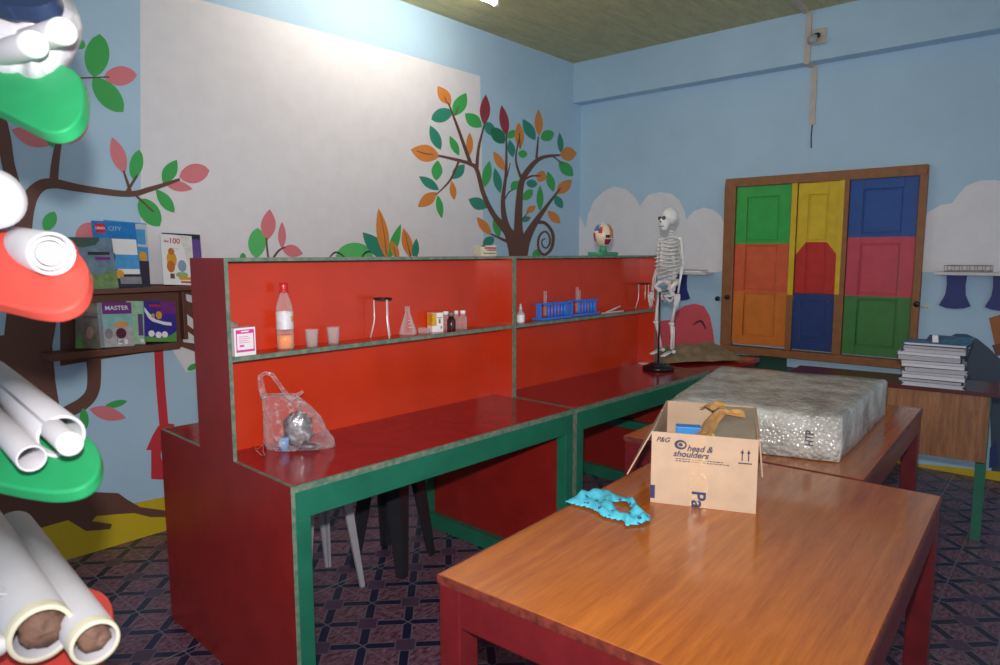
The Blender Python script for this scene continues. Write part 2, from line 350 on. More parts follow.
def shutter(y0,y1,blocks,name):
    "y0 left edge, y1 right edge; blocks: (z0,z1,material) each with a sunk field"
    b=MB(); ms=[]
    w=abs(y1-y0); st=w*.2
    for z0,z1,m,ins in blocks:
        ms.append(m); k=len(ms)-1
        yz(b,y1,y0,z0,z1,.0,.02,k)
        a0,a1=z0+ins[0],z1-ins[1]
        yz(b,y0-st,y0,z0,z1,.02,.034,k); yz(b,y1,y1+st,z0,z1,.02,.034,k)
        if ins[0]>0: yz(b,y1+st,y0-st,z0,a0,.02,.034,k)
        if ins[1]>0: yz(b,y1+st,y0-st,a1,z1,.02,.034,k)
        yz(b,y1+st+.012,y0-st-.012,a0+.012,a1-.012,.02,.027,k)
    return b.build(name,ms,win,bevel=.0025)
S=lambda n,h:mat('shutter_'+n,h,.45,.07,12)
shutter(-1.476,-1.882,[(.742,1.15,S('orange','dd7a2a'),(.06,.01)),(1.15,1.513,S('coral','df6038'),(.01,.01)),(1.513,1.944,S('green','2fae48'),(.02,.08))],'shutter')
shutter(-2.276,-2.688,[(.735,1.146,S('leaf','3f7f3a'),(.06,.02)),(1.146,1.55,S('rose','cf4658'),(.01,.045)),(1.55,1.944,S('blue','1c4f9c'),(.02,.07))],'shutter')
b=MB(); mm=[Y,S('red','c8281f'),S('navy','1f3a78')]; a,c_=-1.931,-2.209
yz(b,c_,a,1.522,1.944,.0,.02,0); yz(b,c_,a,1.15,1.522,.0,.02,1); yz(b,c_,a,.735,1.15,.0,.022,2)
yz(b,a-.07,a,1.522,1.944,.02,.034,0); yz(b,c_,c_+.07,1.522,1.944,.02,.034,0); yz(b,c_+.07,a-.07,1.86,1.944,.02,.034,0)
yz(b,c_+.085,a-.085,1.54,1.85,.02,.027,0)
for s0,s1 in((a,-1.93-.07),(c_,c_+.07)):
    lo,hi=min(s0,s1),max(s0,s1); inner=lo if s0==a else hi; outer=s0
    b.prism([(-.02,outer,1.43),(-.02,outer,1.522),(-.02,inner,1.522)],(-.014,0,0),0)
    b.prism([(-.02,outer,1.15),(-.02,outer,1.43),(-.02,inner,1.522),(-.02,inner,1.15)],(-.0138,0,0),1)
yz(b,c_+.085,a-.085,1.16,1.51,.02,.027,1); yz(b,c_,a,1.1,1.15,.022,.034,2); yz(b,c_,c_+.05,.735,1.1,.022,.034,2); yz(b,a-.05,a,.735,1.1,.022,.034,2); yz(b,c_+.05,a-.05,.735,.8,.022,.034,2); yz(b,c_+.08,a-.08,.83,.86,.022,.028,2)
b.build('shutter',mm,win,bevel=.0025)
for (u,v,base) in((718,298.5,.0),(727.5,297,.05),(917,304,.05)):
    q=hit(u,v,0,WX-base-.01); b=MB(); q0=V((-base,q.y,q.z)); b.lathe([(.0005,0),(.011,0),(.011,.01),(.019,.014),(.019,.026),(.012,.032),(.0005,.032)],14,0,q0,(-1,0,0)); b.build('latch_knob',BLACK,win)
q=hit(925,307,0,WX-.005); b=MB(); b.box((-.004,q.y-.02,q.z-.012),(0,q.y+.02,q.z+.012)); b.tube([(-.004,q.y+.012,q.z),(-.03,q.y+.012,q.z),(-.035,q.y-.012,q.z),(-.02,q.y-.018,q.z)],.004,8); b.build('latch_hook',STEEL,win)
# ---- cable trunking and bulb holder -------------------------------------
TR=mat('ivory_trunking','cdbfae',.5,.06)
t=thing('cable_trunking','ivory plastic cable trunking running from the ceiling over the beam and down above the window','trunking',(0,-2.0,BZ))
e0=hit(797,0,2,H); e1=hit(808,12,2,H)
b=MB(); d=(e0-e1).normalized(); nn=V((-d.y,d.x,0))*.018; P0=e1-V((0,-2.0,BZ)); P1=e1+d*1.2-V((0,-2.0,BZ)); P0.x=-.004
b.prism([P0+nn,P0-nn,P1-nn,P1+nn],(0,0,-.016)); b.build('ceiling_run',TR,t)
yb=hit(808,40,0,-.01).y+2.0
b=MB(); b.box((-.016,yb-.018,.0),(-.0005,yb+.018,H-BZ-.016)); b.box((-.016,yb-.018,-.016),(WX-.015,yb+.018,-.0005)); b.build('beam_run',TR,t)
b=MB(); y2=hit(813.5,95,0,WX-.01).y+2.0; zb=hit(813,125,0,WX).z-BZ
b.box((WX-.014,y2-.018,zb),(WX,y2+.018,-.016)); b.build('wall_run',TR,t)
b=MB(); b.tube([(WX-.004,y2,zb),(WX-.004,y2+.004,zb-.08),(WX-.004,y2,zb-.16)],.004,6); b.build('loose_wire',BLACK,t)
q=hit(817,37,0,-.02); t=thing('bulb_holder','small glass light bulb in a square ivory holder on the beam beside the trunking','light bulb',(0,q.y,q.z))
b=MB(); b.box((-.022,-.055,-.05),(0,.03,.055)); b.build('holder_plate',TR,t,bevel=.006)
b=MB(); b.tube([(-.02,-.005,.01),(-.05,.0,-.0)],.02,14); b.build('socket',BLACK,t)
b=MB(); q=V((-.05,0,0)); b.lathe([(.014,0),(.018,.012),(.03,.035),(.032,.055),(.024,.075),(.001,.083)],18,0,q,(-1,.25,-.75)); b.build('bulb',mat('grey_bulb_glass','a9adb0',.15,.03),t)
# ---- ceiling lamp just above the frame -----------------------------------
LE=hit(497,1,2,H-.05)
t=thing('ceiling_lamp','lit white fluorescent tube lamp on the ceiling above the mural wall','lamp',(LE.x,LE.y,H))
b=MB(); b.box((-1.28,-.035,-.04),(.0,.035,0)); b.build('lamp_housing',WHITE,t,bevel=.004)
for x in(-1.27,-.012): b=MB(); b.box((x-.012,-.018,-.085),(x+.012,.018,-.04)); b.build('lamp_socket',WHITE,t,bevel=.003)
EM=mat('lit_tube_glass','fff6ea',.4,0,emit=50.)
b=MB(); b.tube([(-1.258,0,-.066),(-.024,0,-.066)],.015,14); b.build('tube',EM,t)
# ---------------------------------------------------------------- lab desks
UA=-.0386; DO=V((-3,-1,0)); DM=Matrix.Translation(DO)@Matrix.Rotation(UA,4,'Z'); DI=DM.inverted()
def lhit(u,v,ax,val):
    o=DI@CAM; d=DI.to_3x3()@ray(u,v); return o+d*((val-o[ax])/d[ax])
def L2W(x,y,z=0): return DM@V((x-DO.x,y-DO.y,z))
# desk frame numbers are kept in unrotated coordinates (x,y) about DO
def lloc(p): return V((p.x+DO.x,p.y+DO.y,p.z))
ZB,ZS,ZT=.7715,1.112,1.431; YC=-1.4275; HB=.484; HR=.127
def lab_desk(x0,x1,label):
    L=x1-x0; t=thing('laboratory_desk',label,'laboratory desk',L2W(x0,YC),UA,'red and green laboratory desks')
    T=.013
    def prof(x,m=(RED_END_SHADE,EDGE)):
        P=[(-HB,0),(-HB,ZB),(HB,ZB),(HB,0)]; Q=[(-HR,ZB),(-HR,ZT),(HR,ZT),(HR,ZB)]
        b=MB(); b.prism([(x,y,z) for y,z in P],(T,0,0),2,1); b.prism([(x,y,z) for y,z in Q],(T,0,0),0,1); return b.build('end_panel',[*m,RED_END_SHADE],t)  # below bench height the panel's shade is put into a darker red
    prof(0,(RED_END_SHADE if x0<-3 else RED_PANEL,EDGE)); prof(L-T,(RED_PANEL,EDGE))
    b=MB(); b.box((T,-.0125,ZB),(L-T,.0125,ZT-.015)); b.build('back_panel',RED_PANEL,t)
    b=MB(); b.box((T,-HR+.012,ZS-.013),(L-T,-.0125,ZS),0); b.box((T,-HR,ZS-.014),(L-T,-HR+.012,ZS+.001),1); b.build('shelf',[RED_PANEL,EDGE],t)
    b=MB(); b.box((T,-HR+.012,ZT-.011),(L-T,HR-.012,ZT),0); b.box((T,-HR,ZT-.011),(L-T,-HR+.012,ZT),1); b.box((T,HR-.012,ZT-.017),(L-T,HR,ZT),1); b.build('top_board',[RED_END_SHADE,EDGE],t)
    b=MB(); b.box((T,-HB+.006,ZB-.02),(L-T,HB-.006,ZB),0); b.box((T,-HB-.002,ZB-.02),(L-T,-HB+.006,ZB-.0005),1); b.box((T,HB-.006,ZB-.02),(L-T,HB+.002,ZB-.0005),1); b.build('bench_top',[RED_TOP,EDGE],t)
    for s in(-1,1):
        b=MB(); b.box((T,s*(HB),ZB-.105),(L-T,s*(HB-.03),ZB-.02)); b.build('apron',GREEN,t,bevel=.002)
    for x in(T,L-T-.05):
        for s in(-1,1):
            b=MB(); b.box((x,s*HB,0),(x+.05,s*(HB-.05),ZB-.105)); b.build('leg',GREEN,t,bevel=.002)
        b=MB(); b.box((x+.002,-HB+.05,0),(x+.048,HB-.05,.07)); b.build('bottom_rail',GREEN,t,bevel=.002)
    if x0>-3: b=MB(); b.box((L-T-.05,-HB+.05,.36),(L-T,HB-.05,.41)); b.build('cross_rail',GREEN,t,bevel=.002)
    return t
lab_desk(-4.047,-2.68,'near red double-sided laboratory desk with green legs, holding the bottle, cups and clear plastic bag')
lab_desk(-2.679,-1.40,'far red laboratory desk with green apron, holding the blue test tube racks and the skeleton')
# far red side table
t=thing('side_table','low dark red table end beyond the far laboratory desk under the brown paper','table',L2W(-1.385,-1.42),UA)
b=MB(); b.box((0,-.5,ZB-.025),(.66,.5,ZB)); b.build('tabletop',RED_TOP,t)
b=MB(); b.box((.02,-.48,ZB-.1),(.64,.48,ZB-.025)); b.build('apron',MAROON,t)
for x in(.02,.59):
    for y in(-.48,.43): b=MB(); b.box((x,y,0),(x+.05,y+.05,ZB-.1)); b.build('leg',MAROON,t)
# ---------------------------------------------------------------- stools under the near desk
def stool(label,x,y,rz,m,w,group='plastic stools under the near desk'):
    t=thing('plastic_stool',label,'stool',(x,y,0),rz,group)
    b=MB(); s=.14; b.box((-s,-s,.435),(s,s,.455)); b.box((-s+.01,-s+.01,.40),(s-.01,s-.01,.435)); b.build('seat',m,t,bevel=.012)
    for sx in(-1,1):
        for sy in(-1,1):
            b=MB(); f=.145; tp=V((sx*(s-.03),sy*(s-.03),.405)); bt=V((sx*f,sy*f,0)); rings=[]
            for k in range(6):
                q=bt.lerp(tp,k/5); h=w*(.5+.5*k/5)
                # angle-section leg: an L that hugs the corner
                A=[(0,0),(-sx*h,0),(-sx*h,-sy*.012),(-sx*.012,-sy*.012),(-sx*.012,-sy*h),(0,-sy*h)]
                rings.append([q+V((a,c,0)) for a,c in A])
            b.loft(rings,0,True,False); b.build('leg',m,t)
    return t
GS=mat('grey_stool_plastic','a9a7ad',.4,.06); DS=mat('charcoal_stool_plastic','2c2b30',.35,.1)
stool('light grey plastic stool under the near desk','0',0,0,GS,.05) if 0 else None
stool('light grey plastic stool under the near desk, its pale leg nearest the green desk leg',-3.515,-1.13,-.05,GS,.042)
stool('charcoal plastic stool with wide legs under the middle of the near desk',-3.13,-1.18,.3,DS,.08)
# ---------------------------------------------------------------- things on the near shelf
def S3(x,y,z=ZS): return L2W(x,y,z)
YSH=-1.50
def sx(u,y=YSH):
    "desk-frame x where pixel column u meets the shelf at depth y"
    p=lloc(lhit(u,340,1,y-DO.y)); return p.x
PINKC=mat('magenta_print','d8449a',.4,.05); OFFW=mat('carton_white','efeaec',.45,.03)
t=thing('medicine_carton','white carton with magenta printed frame at the left end of the near shelf','carton',S3(-3.982,-1.515),UA+.05); t.scale=(1.1,1.1,1.08)
b=MB(); b.box((-.034,-.022,0),(.034,.022,.086)); b.build('box',OFFW,t,bevel=.001)
b=MB(); yy=-.0226
for q in[(-.029,.029,.068,.08),(-.029,-.026,.012,.068),(.026,.029,.012,.068),(-.029,.029,.012,.019),(-.018,-.004,.028,.034)]: b.box((q[0],yy,q[2]),(q[1],-.022,q[3]))
for k in range(4): b.box((-.02,yy,.04+k*.006),(.016-.005*(k%2),-.022,.0415+k*.006))
b.build('printed_frame',PINKC,t)
b=MB(); b.box((-.012,yy-.0003,.0725),(.012,yy,.0765)); b.build('printed_band',OFFW,t)
t=thing('crumpled_packet','crumpled clear packet lying behind the magenta framed carton','packet',S3(-3.985,-1.462),UA); t.scale=(.72,.8,1.05)
def lump(b,c,r,sc,seed,n=20,k=12,amp=.25,fr=3,m=0):
    c=V(c); rings=[]
    for i in range(k+1):
        a=math.pi*i/k; rr=max(math.sin(a),.01); ring=[]
        for j in range(n):
            d=V((rr*math.cos(2*math.pi*j/n),rr*math.sin(2*math.pi*j/n),-math.cos(a))); f=1+amp*noise.noise(d*fr+V((seed,seed*.7,0)))
            ring.append(c+V((d.x*sc[0],d.y*sc[1],d.z*sc[2]))*r*f)
        rings.append(ring)
    b.loft(rings,m,False)
b=MB(); lump(b,(0,0,.05),.05,(.8,.42,1.05),3,amp=.3); b.build('film',clear('packet_film','c8bcb0',.25,.15,.6,50),t)
b=MB(); b.box((-.025,-.012,.0),(.02,.01,.075)); b.build('contents',mat('packet_grey','8d8478',.6,.3,60),t,bevel=.006)
# bottle
t=thing('plastic_bottle','clear plastic bottle with red cap and white label on the near shelf','bottle',S3(sx(285.5,-1.49),-1.49),0); t.scale=(1.02,1.02,1.12)
b=MB(); b.lathe([(.001,0.002),(.026,.0),(.0285,.006),(.0285,.05),(.0275,.055),(.0285,.06),(.0285,.118),(.0265,.135),(.018,.16),(.0125,.172),(.012,.186),(.001,.186)],28); b.build('body',PET,t)
b=MB(); b.lathe([(.001,.004),(.0255,.004),(.0265,.03),(.0265,.044),(.001,.044)],24); b.build('liquid',mat('amber_liquid','ff9a4a',.15,.05),t)
b=MB(); b.lathe([(.0292,.064),(.0292,.117)],28); b.build('label',mat('bottle_label','e6e2e6',.4,.1,50),t)
b=MB(); b.loft([[V((.0296*math.cos(a),.0296*math.sin(a),z)) for a in [-1.35+.16*i for i in range(8)]] for z in(.088,.104)],0,False,True,False); b.build('label_print',mat('label_orange','f0a63c',.4,.1,60),t)
b=MB(); b.lathe([(.001,.207),(.0135,.206),(.0142,.2),(.0142,.184),(.0155,.182),(.0155,.178),(.012,.178)],20); b.build('cap',mat('red_cap','d8282c',.3,.05),t)
# cups
def cup(u,lab,h,y):
    t=tag((lambda b:(b.lathe([(.001,.002),(.0205,.0),(.0235,h-.002),(.025,h),(.0235,h+.001),(.0223,h-.002),(.0192,.004),(.001,.004)],28),b.build('plastic_cup',CUP,None,S3(sx(u,y),y)))[1])(MB()),lab,'cup','clear plastic cups'); return t
cup(312,'clear plastic cup standing nearest the red capped bottle',.061,-1.505)
cup(333.5,'clear plastic cup to the right of the other cup, toward the wire tripod',.060,-1.49)
# tripods
def tripod(x,y,h,lab,r=.034,f=.05):
    t=thing('tripod_stand',lab,'tripod',S3(x,y),UA,'laboratory tripods')
    b=MB(); b.tube([(r*math.cos(a),r*math.sin(a),h) for a in[2*math.pi*i/24 for i in range(25)]],.0035,8,0,False); b.build('ring',mat('dark_iron','3a2a28',.4,.2,60,metal=.5),t)
    for k in range(3):
        a=.35+2*math.pi*k/3; c,s=math.cos(a),math.sin(a); b=MB(); b.tube([(r*c,r*s,h),(r*.98*c,r*.98*s,h*.5),(r*1.08*c,r*1.08*s,h*.36),(f*c,f*s,.003)],.003,8); b.build('leg',STEEL,t)
    return t
tripod(sx(383.5,-1.495),-1.495,.156,'wire tripod stand with flat dark ring on the near shelf, between cups and flask')
# flask
t=thing('conical_flask','clear glass conical flask on the near shelf, right of the wire tripod','flask',S3(sx(408,-1.485),-1.485)); t.scale=(1,1,1.13)
b=MB(); b.lathe([(.001,.001),(.034,.001),(.037,.006),(.032,.025),(.013,.075),(.0105,.082),(.0105,.1),(.0135,.103),(.0125,.104),(.0095,.1),(.0095,.082),(.03,.025),(.034,.005),(.001,.003)],28); gb=b.build('glass_body',GLASS,t)
b=MB()
for z,r in((.03,.0305),(.042,.026),(.054,.0215)): b.tube([(r*math.cos(a),r*math.sin(a),z) for a in[-2.2+.1*i for i in range(7)]],.0007,5)
b.build('graduation_marks',WHITE,gb)
t=tag((lambda b:(b.lathe([(.001,.001),(.024,.001),(.026,.004),(.026,.022),(.025,.022),(.0245,.004),(.001,.003)],28),b.build('glass_dish',GLASS,None,S3(sx(424,-1.49),-1.49)))[1])(MB()),'low clear glass dish between the conical flask and the yellow carton','dish')
t=thing('small_carton','small white and yellow carton on the near shelf beside the brown bottle','carton',S3(sx(435.5,-1.475),-1.475),UA-.2); t.scale=(1.12,1.1,1.22)
b=MB(); b.box((-.024,-.02,0),(.024,.02,.067)); b.build('box',OFFW,t,bevel=.001)
b=MB(); b.box((-.0242,-.0206,.022),(-.006,-.02,.066)); b.box((-.0246,-.02,.022),(-.024,.02,.066)); b.build('yellow_print',mat('carton_yellow','e8a92a',.45,.15,60),t)
b=MB(); b.box((.004,-.0206,.03),(.012,-.02,.045)); b.box((-.002,-.0206,.048),(.018,-.02,.051)); b.box((.012,-.0206,.01),(.017,-.02,.02)); b.build('dark_print',mat('carton_olive','6b7a3a',.5),t)
t=thing('reagent_bottle','small brown glass reagent bottle on the near shelf between two clear bottles','bottle',S3(sx(451.5,-1.515),-1.515),0)
def vial(t,mb,mc,h=.058,r=.0165,cap=.0125):
    h*=1.16; r*=1.08
    b=MB(); b.lathe([(.001,0),(r,0),(r+.0005,.003),(r+.0005,h*.72),(r*.7,h*.88),(r*.6,h*.9),(r*.6,h),(.001,h)],22); b.build('body',mb,t)
    b=MB(); b.lathe([(.001,h+.014),(cap*.9,h+.014),(cap,h+.011),(cap,h-.002),(.001,h-.002)],18); b.build('cap',mc,t)
vial(t,mat('brown_glass','3b1014',.08,.1),mat('bottle_cap_grey','7d6f6c',.4))
t=thing('clear_bottle','small clear bottle with white cap, standing right of the brown bottle','bottle',S3(sx(463,-1.5),-1.5)); vial(t,PET,WHITE,.06)
t=thing('clear_bottle','small clear bottle half hidden between the yellow carton and the brown bottle','bottle',S3(sx(446,-1.475),-1.475)); vial(t,PET,WHITE,.06,.014)
t=thing('clear_bottle','small white capped bottle almost hidden behind the brown bottle','bottle',S3(sx(456.5,-1.468),-1.468)); vial(t,PET,WHITE,.058,.013,.01)
# far shelf
t=thing('dropper_bottle','white labelled dropper bottle at the left end of the far shelf','bottle',S3(sx(520.5,-1.51),-1.51))
b=MB(); b.lathe([(.001,0),(.019,0),(.0195,.002),(.0195,.045),(.012,.055),(.008,.058),(.008,.066),(.001,.066)],20); b.build('body',mat('bottle_grey','b9b6b4',.25,.1),t)
b=MB(); b.lathe([(.0199,.006),(.0199,.04)],20); b.build('label',OFFW,t)
b=MB(); b.lathe([(.007,.064),(.008,.074),(.005,.078),(.0045,.09),(.001,.093)],14); b.build('dropper',mat('dropper_pale','cfc9c6',.4),t)
BL=mat('blue_rack_plastic','3d7fe6',.35,.06)
def rack(u,y,label,tubes):
    t=thing('test_tube_rack',label,'test tube rack',S3(sx(u,y),y),UA,'blue test tube racks')
    w,d,h=.112,.032,.082
    b=MB(); b.box((-w-.006,-d-.004,0),(w+.006,d+.004,.012)); b.build('base',BL,t,bevel=.004)
    b=MB(); n=6
    b.box((-w,-d,h-.006),(w,-d+.008,h)); b.box((-w,d-.008,h-.006),(w,d,h))
    for i in range(n+1): xx=-w+i*(2*w-.008)/n; b.box((xx,-d,h-.006),(xx+.008,d,h))
    b.build('top_rail',BL,t)
    for x in(-w+.006,w-.006):
        b=MB(); b.box((x-.006,-.012,.012),(x+.006,.012,h-.006)); b.build('end_post',BL,t)
    for i in range(6):
        b=MB(); x=-.052+i*.0265; b.lathe([(.0065,.012),(.006,.078)],10,0,(x,-.018,0),caps=True); b.build('drying_peg',BL,t)
    for k,(dx,hh) in enumerate(tubes):
        p=S3(sx(u,y)+dx,y+.014,ZS+.0125)
        b=MB(); b.ball((0,0,.009),.008,0,14,8); b.lathe([(.008,.009),(.008,hh-.003),(.0095,hh),(.0085,hh),(.007,hh-.004),(.007,.012)],14); o=b.build('test_tube',GLASS,None,p)
        tag(o,'glass test tube standing in the '+('left' if u<560 else 'right')+' blue rack'+(', the taller one' if len(tubes)>1 and k==0 else ', the shorter one' if len(tubes)>1 else ''),'test tube','glass test tubes')
rack(552,-1.49,'blue plastic test tube rack nearer the dropper bottle, holding one tube',[(-.04,.13)])
rack(582,-1.475,'blue plastic test tube rack next to the white forceps, holding two tubes',[(-.03,.14),(-.012,.12)])
t=thing('plastic_forceps','white plastic forceps lying on the far shelf beside the right rack','forceps',S3(sx(613,-1.5),-1.5),UA+.05)
b=MB(); b.prism([(-.13,-.006,.001),(-.02,-.008,.001),(.08,-.02,.001),(.085,-.012,.001),(-.02,0,.001),(-.13,0,.001)],(0,0,.004)); b.build('lower_arm',WHITE,t)
b=MB(); b.prism([(-.06,.004,.003),(.02,.006,.012),(.1,.012,.026),(.1,.02,.026),(.02,.018,.012),(-.06,.012,.003)],(0,0,.004)); b.build('upper_arm',WHITE,t)
tripod(sx(643,-1.495),-1.495,.15,'wire tripod stand at the far end of the far shelf, beside the skeleton')
# on the riser top
q=lloc(lhit(485,258,1,-1.42-DO.y))
t=thing('slide_box','small cream carton with pink print on top of the desks, under the painted tree','carton',L2W(q.x,-1.42,ZT),UA-.15)
b=MB(); b.box((-.045,-.03,0),(.045,.03,.05)); b.build('box',mat('carton_cream','d9d2b6',.5,.1,40),t,bevel=.001)
b=MB(); b.box((-.025,-.0306,.033),(.045,-.03,.043)); b.build('pink_print',mat('print_pink','c4587c',.5,.2,90),t)
b=MB(); b.box((-.012,-.0306,.026),(.042,-.03,.031)); b.box((-.03,-.0306,.012),(.04,-.03,.016)); b.box((-.046,-.0306,.044),(-.02,-.03,.05)); b.build('dark_print',mat('print_olive','5c5d50',.5,.2,90),t)
q=lloc(lhit(603,258,1,-1.42-DO.y))
t=thing('eye_model','anatomical eyeball model on a green plastic stand on top of the far desk','eye model',L2W(q.x,-1.42,ZT),UA)
EG=mat('green_stand_plastic','3f9c74',.4,.08)
b=MB(); b.box((-.08,-.05,0),(.08,.05,.02)); b.build('base',EG,t,bevel=.003)
b=MB(); b.tube([(0,0,.018),(0,0,.06)],[.022,.016],12); b.build('stem',EG,t)
EC=V((0,0,.118))
def skinpatch(name,m,a0,a1,e0,e1,r,seg=10):
    b=MB(); R=[[EC+V((math.cos(e0+(e1-e0)*i/seg)*math.cos(a0+(a1-a0)*j/seg)*.95,math.cos(e0+(e1-e0)*i/seg)*math.sin(a0+(a1-a0)*j/seg)*.95,math.sin(e0+(e1-e0)*i/seg)*1.15))*r for j in range(seg+1)] for i in range(seg+1)]
    b.loft(R,0,False,True,False); return b.build(name,m,t)
b=MB(); b.ball(EC,.058,0,24,16,(.95,.95,1.15)); b.build('eyeball',mat('eye_cream','eed6bb',.35,.12,20),t)
A=math.radians
skinpatch('sclera_band',mat('eye_orange','d98b56',.4,.2,30),A(-105),A(-55),A(-15),A(62),.0588)
skinpatch('blue_muscle',mat('eye_blue','2f63a8',.4,.1),A(-222),A(-172),A(18),A(62),.0602)
skinpatch('red_muscle',mat('eye_red','a8323a',.4,.1),A(-225),A(-198),A(-32),A(8),.0598)
skinpatch('vein_patch',mat('eye_vein','b04038',.4,.1),A(-176),A(-152),A(6),A(40),.0597)
skinpatch('crimson_patch',mat('eye_crimson','8c2445',.4,.1),A(-135),A(-88),A(-55),A(-22),.0597)
skinpatch('pupil',BLACK,A(-132),A(-104),A(-16),A(-2),.0605)
# ---------------------------------------------------------------- clear bag with contents, and loose thread
q=lloc(lhit(297,449,2,ZB)); BQ=L2W(q.x,q.y+.01,ZB)
t=thing('plastic_bag','knotted clear plastic carrier bag with silver wrapped contents on the near bench','plastic bag',BQ,-.7154)   # local x along the view's right
KB=(BQ-CAM).dot(FW)/FPX   # metres per pixel at the bag
def bagpt(u,v,y): return V(((u-294)*KB,y,(449-v)*KB*1.03))
front=[(263,376),(262,400),(264,425),(266,440),(273,449),(285,453),(300,452),(318,448),(332,446),(333,438),(326,433),(322,420),(312,408),(302,400),(297,398)]
b=MB(); R=[]
n=24; lv=[(453,276,322,.03),(448,266,333,.05),(440,263,332,.06),(430,264,325,.058),(418,264,320,.05),(408,264,311,.042),(400,263.5,302,.03),(395,263,296,.022)]
for v,ul,ur,dep in lv:
    cxx=(ul+ur)/2; hw=(ur-ul)/2; ring=[]
    for j in range(n):
        a=2*math.pi*j/n; w=1+.16*noise.noise(V((math.cos(a)*2.2,math.sin(a)*2.2,v*.07)))
        ring.append(bagpt(cxx+hw*math.cos(a)*(1 if abs(math.cos(a))>.8 else w),v,math.sin(a)*dep*w))
    R.append(ring)
for r in R[0]: r.z=.001
b.loft(R,0,True)
# handles
for pts in [[(266,398,0),(263.5,386,.003),(263,377,.0),(268,374,.0),(274,376,.004),(279,384,.006),(286,394,.0),(291,400,-.004)]]:
    P=[bagpt(*q) for q in pts]; rr=[.013,.011,.009,.007,.008,.008,.008,.007]
    b.tube(P,rr,8,0)
b.tube([bagpt(290,400,0),bagpt(297,397,.004),bagpt(303,393,-.003)],[.012,.008,.005],8,0)
b.build('film',BAG,t)
b=MB(); lump(b,bagpt(297,430,.0),.05,(.85,.55,1.25),5,24,14,.5,3.5); b.build('silver_packet',mat('silver_foil','c9c6c8',.28,.3,30,.8,28,metal=.65),t)
b=MB(); b.tube([bagpt(284,449,-.02),bagpt(284,436,-.018)],[.017,.017],14); b.build('blue_container',mat('blue_can','6f9fd0',.3,.05),t)
b=MB(); lump(b,bagpt(306,446,-.02),.02,(2.,.6,.55),9,amp=.4); b.build('dark_contents',mat('dark_contents','4a3038',.4,.3,60),t)
q=lloc(lhit(255,452,2,ZB)); 
b=MB()
tp=[(252,446),(258,450),(262,448),(264,443),(263,452),(265,458),(261,455),(257,452),(253,449)]
b.tube([hit(u,v,2,ZB+.0025)+V((0,0,.004*(i%3))) for i,(u,v) in enumerate(tp)],.0012,6); tag(b.build('thread',mat('pale_thread','e8b8ac',.6)),'thin pale loop of loose thread left of the clear plastic bag','thread')
# ---------------------------------------------------------------- skeleton
sk=L2W(-1.545,-1.66,ZB)
t=thing('skeleton_model','small white human skeleton model hanging on a black stand on the far desk','skeleton',sk,0)
# local frame: faces -x turned a little; build in axes fwd,left,up
fd=V((-.8,.36,0)).normalized(); lt=V((-fd.y,fd.x,0))
C0=hit(668,250,1,sk.y)-sk; C0=V((C0.x,0,0)); HX=C0.x
def sp(f,l,z): return V((HX,0,0))+fd*f+lt*l+V((0,0,z))
b=MB(); b.lathe([(.001,.0),(.085,.0),(.092,.006),(.09,.018),(.06,.03),(.02,.034),(.001,.034)],32); b.lathe([(.05,.028),(.05,.036),(.04,.04),(.001,.04)],24); b.build('stand_base',BLACK,t)
b=MB(); b.tube([(0,0,.03),(0,.0,.45),sp(-.015,.0,.455)],.0055,8); b.build('stand_pole',mat('dark_steel','4a4645',.3,.1,metal=.7),t)
# heights (m above bench): crown .925 chin .80 shoulder .76 pelvis .46 knee .27 ankle .13
b=MB()
b.ball(sp(-.012,0,.885),.05,0,22,16,(1.05,.86,1.0))
rings=[]
for z,f,rx,ry in((.872,.022,.034,.036),(.85,.028,.03,.034),(.83,.03,.026,.028),(.815,.033,.021,.022),(.803,.036,.014,.016)):
    rings.append([sp(f+rx*math.cos(a),ry*math.sin(a),z) for a in[2*math.pi*i/14 for i in range(14)]])
b.loft(rings,0,True)
sku=b.build('skull',BONE,t)
b=MB()
for s in(-1,1): b.ball(sp(.05,s*.018,.872),.0115,0,10,8)
b.ball(sp(.058,0,.852),.006,0,8,6,(1,.8,1.4)); b.tube([sp(.05,-.018,.826),sp(.058,0,.825),sp(.05,.018,.826)],.0022,6)
b.build('eye_socket',mat('socket_grey','4d4a4c',.6),sku)
b=MB()
for i in range(19):
    z=.80-.0185*i; f=-.018-.022*math.sin(math.pi*i/18)+.02*math.sin(math.pi*i/9.); b.ball(sp(f,0,z),.0125+.00025*i,0,10,6,(1,1,.62)); b.tube([sp(f-.008,0,z),sp(f-.024,0,z-.006)],[.004,.002],6)
b.build('spine',BONE,t)
b=MB()
for i in range(10):
    z=.752-.0225*i; w=.05+.03*math.sin(math.pi*(i+1.2)/11.5); d=.04+.022*math.sin(math.pi*(i+1)/11)
    for s in(-1,1):
        pts=[]; last=10 if i<7 else 8
        for k in range(last+1):
            a=math.pi*(k/10); pts.append(sp(-.025+d*.5-d*math.cos(a)*.95+0.0,s*w*math.sin(a)**.8,z-.03*k/10+(.014*max(0,k-7)/3)))
        b.tube(pts,.0042,6)
b.tube([sp(.035,0,.742),sp(.046,0,.68),sp(.05,0,.61),sp(.05,0,.585)],[.010,.009,.008,.004],8)
for s in(-1,1): b.tube([sp(.03,s*.006,.75),sp(.02,s*.05,.765),sp(-.01,s*.088,.762)],.0048,6)
b.build('rib_cage',BONE,t)
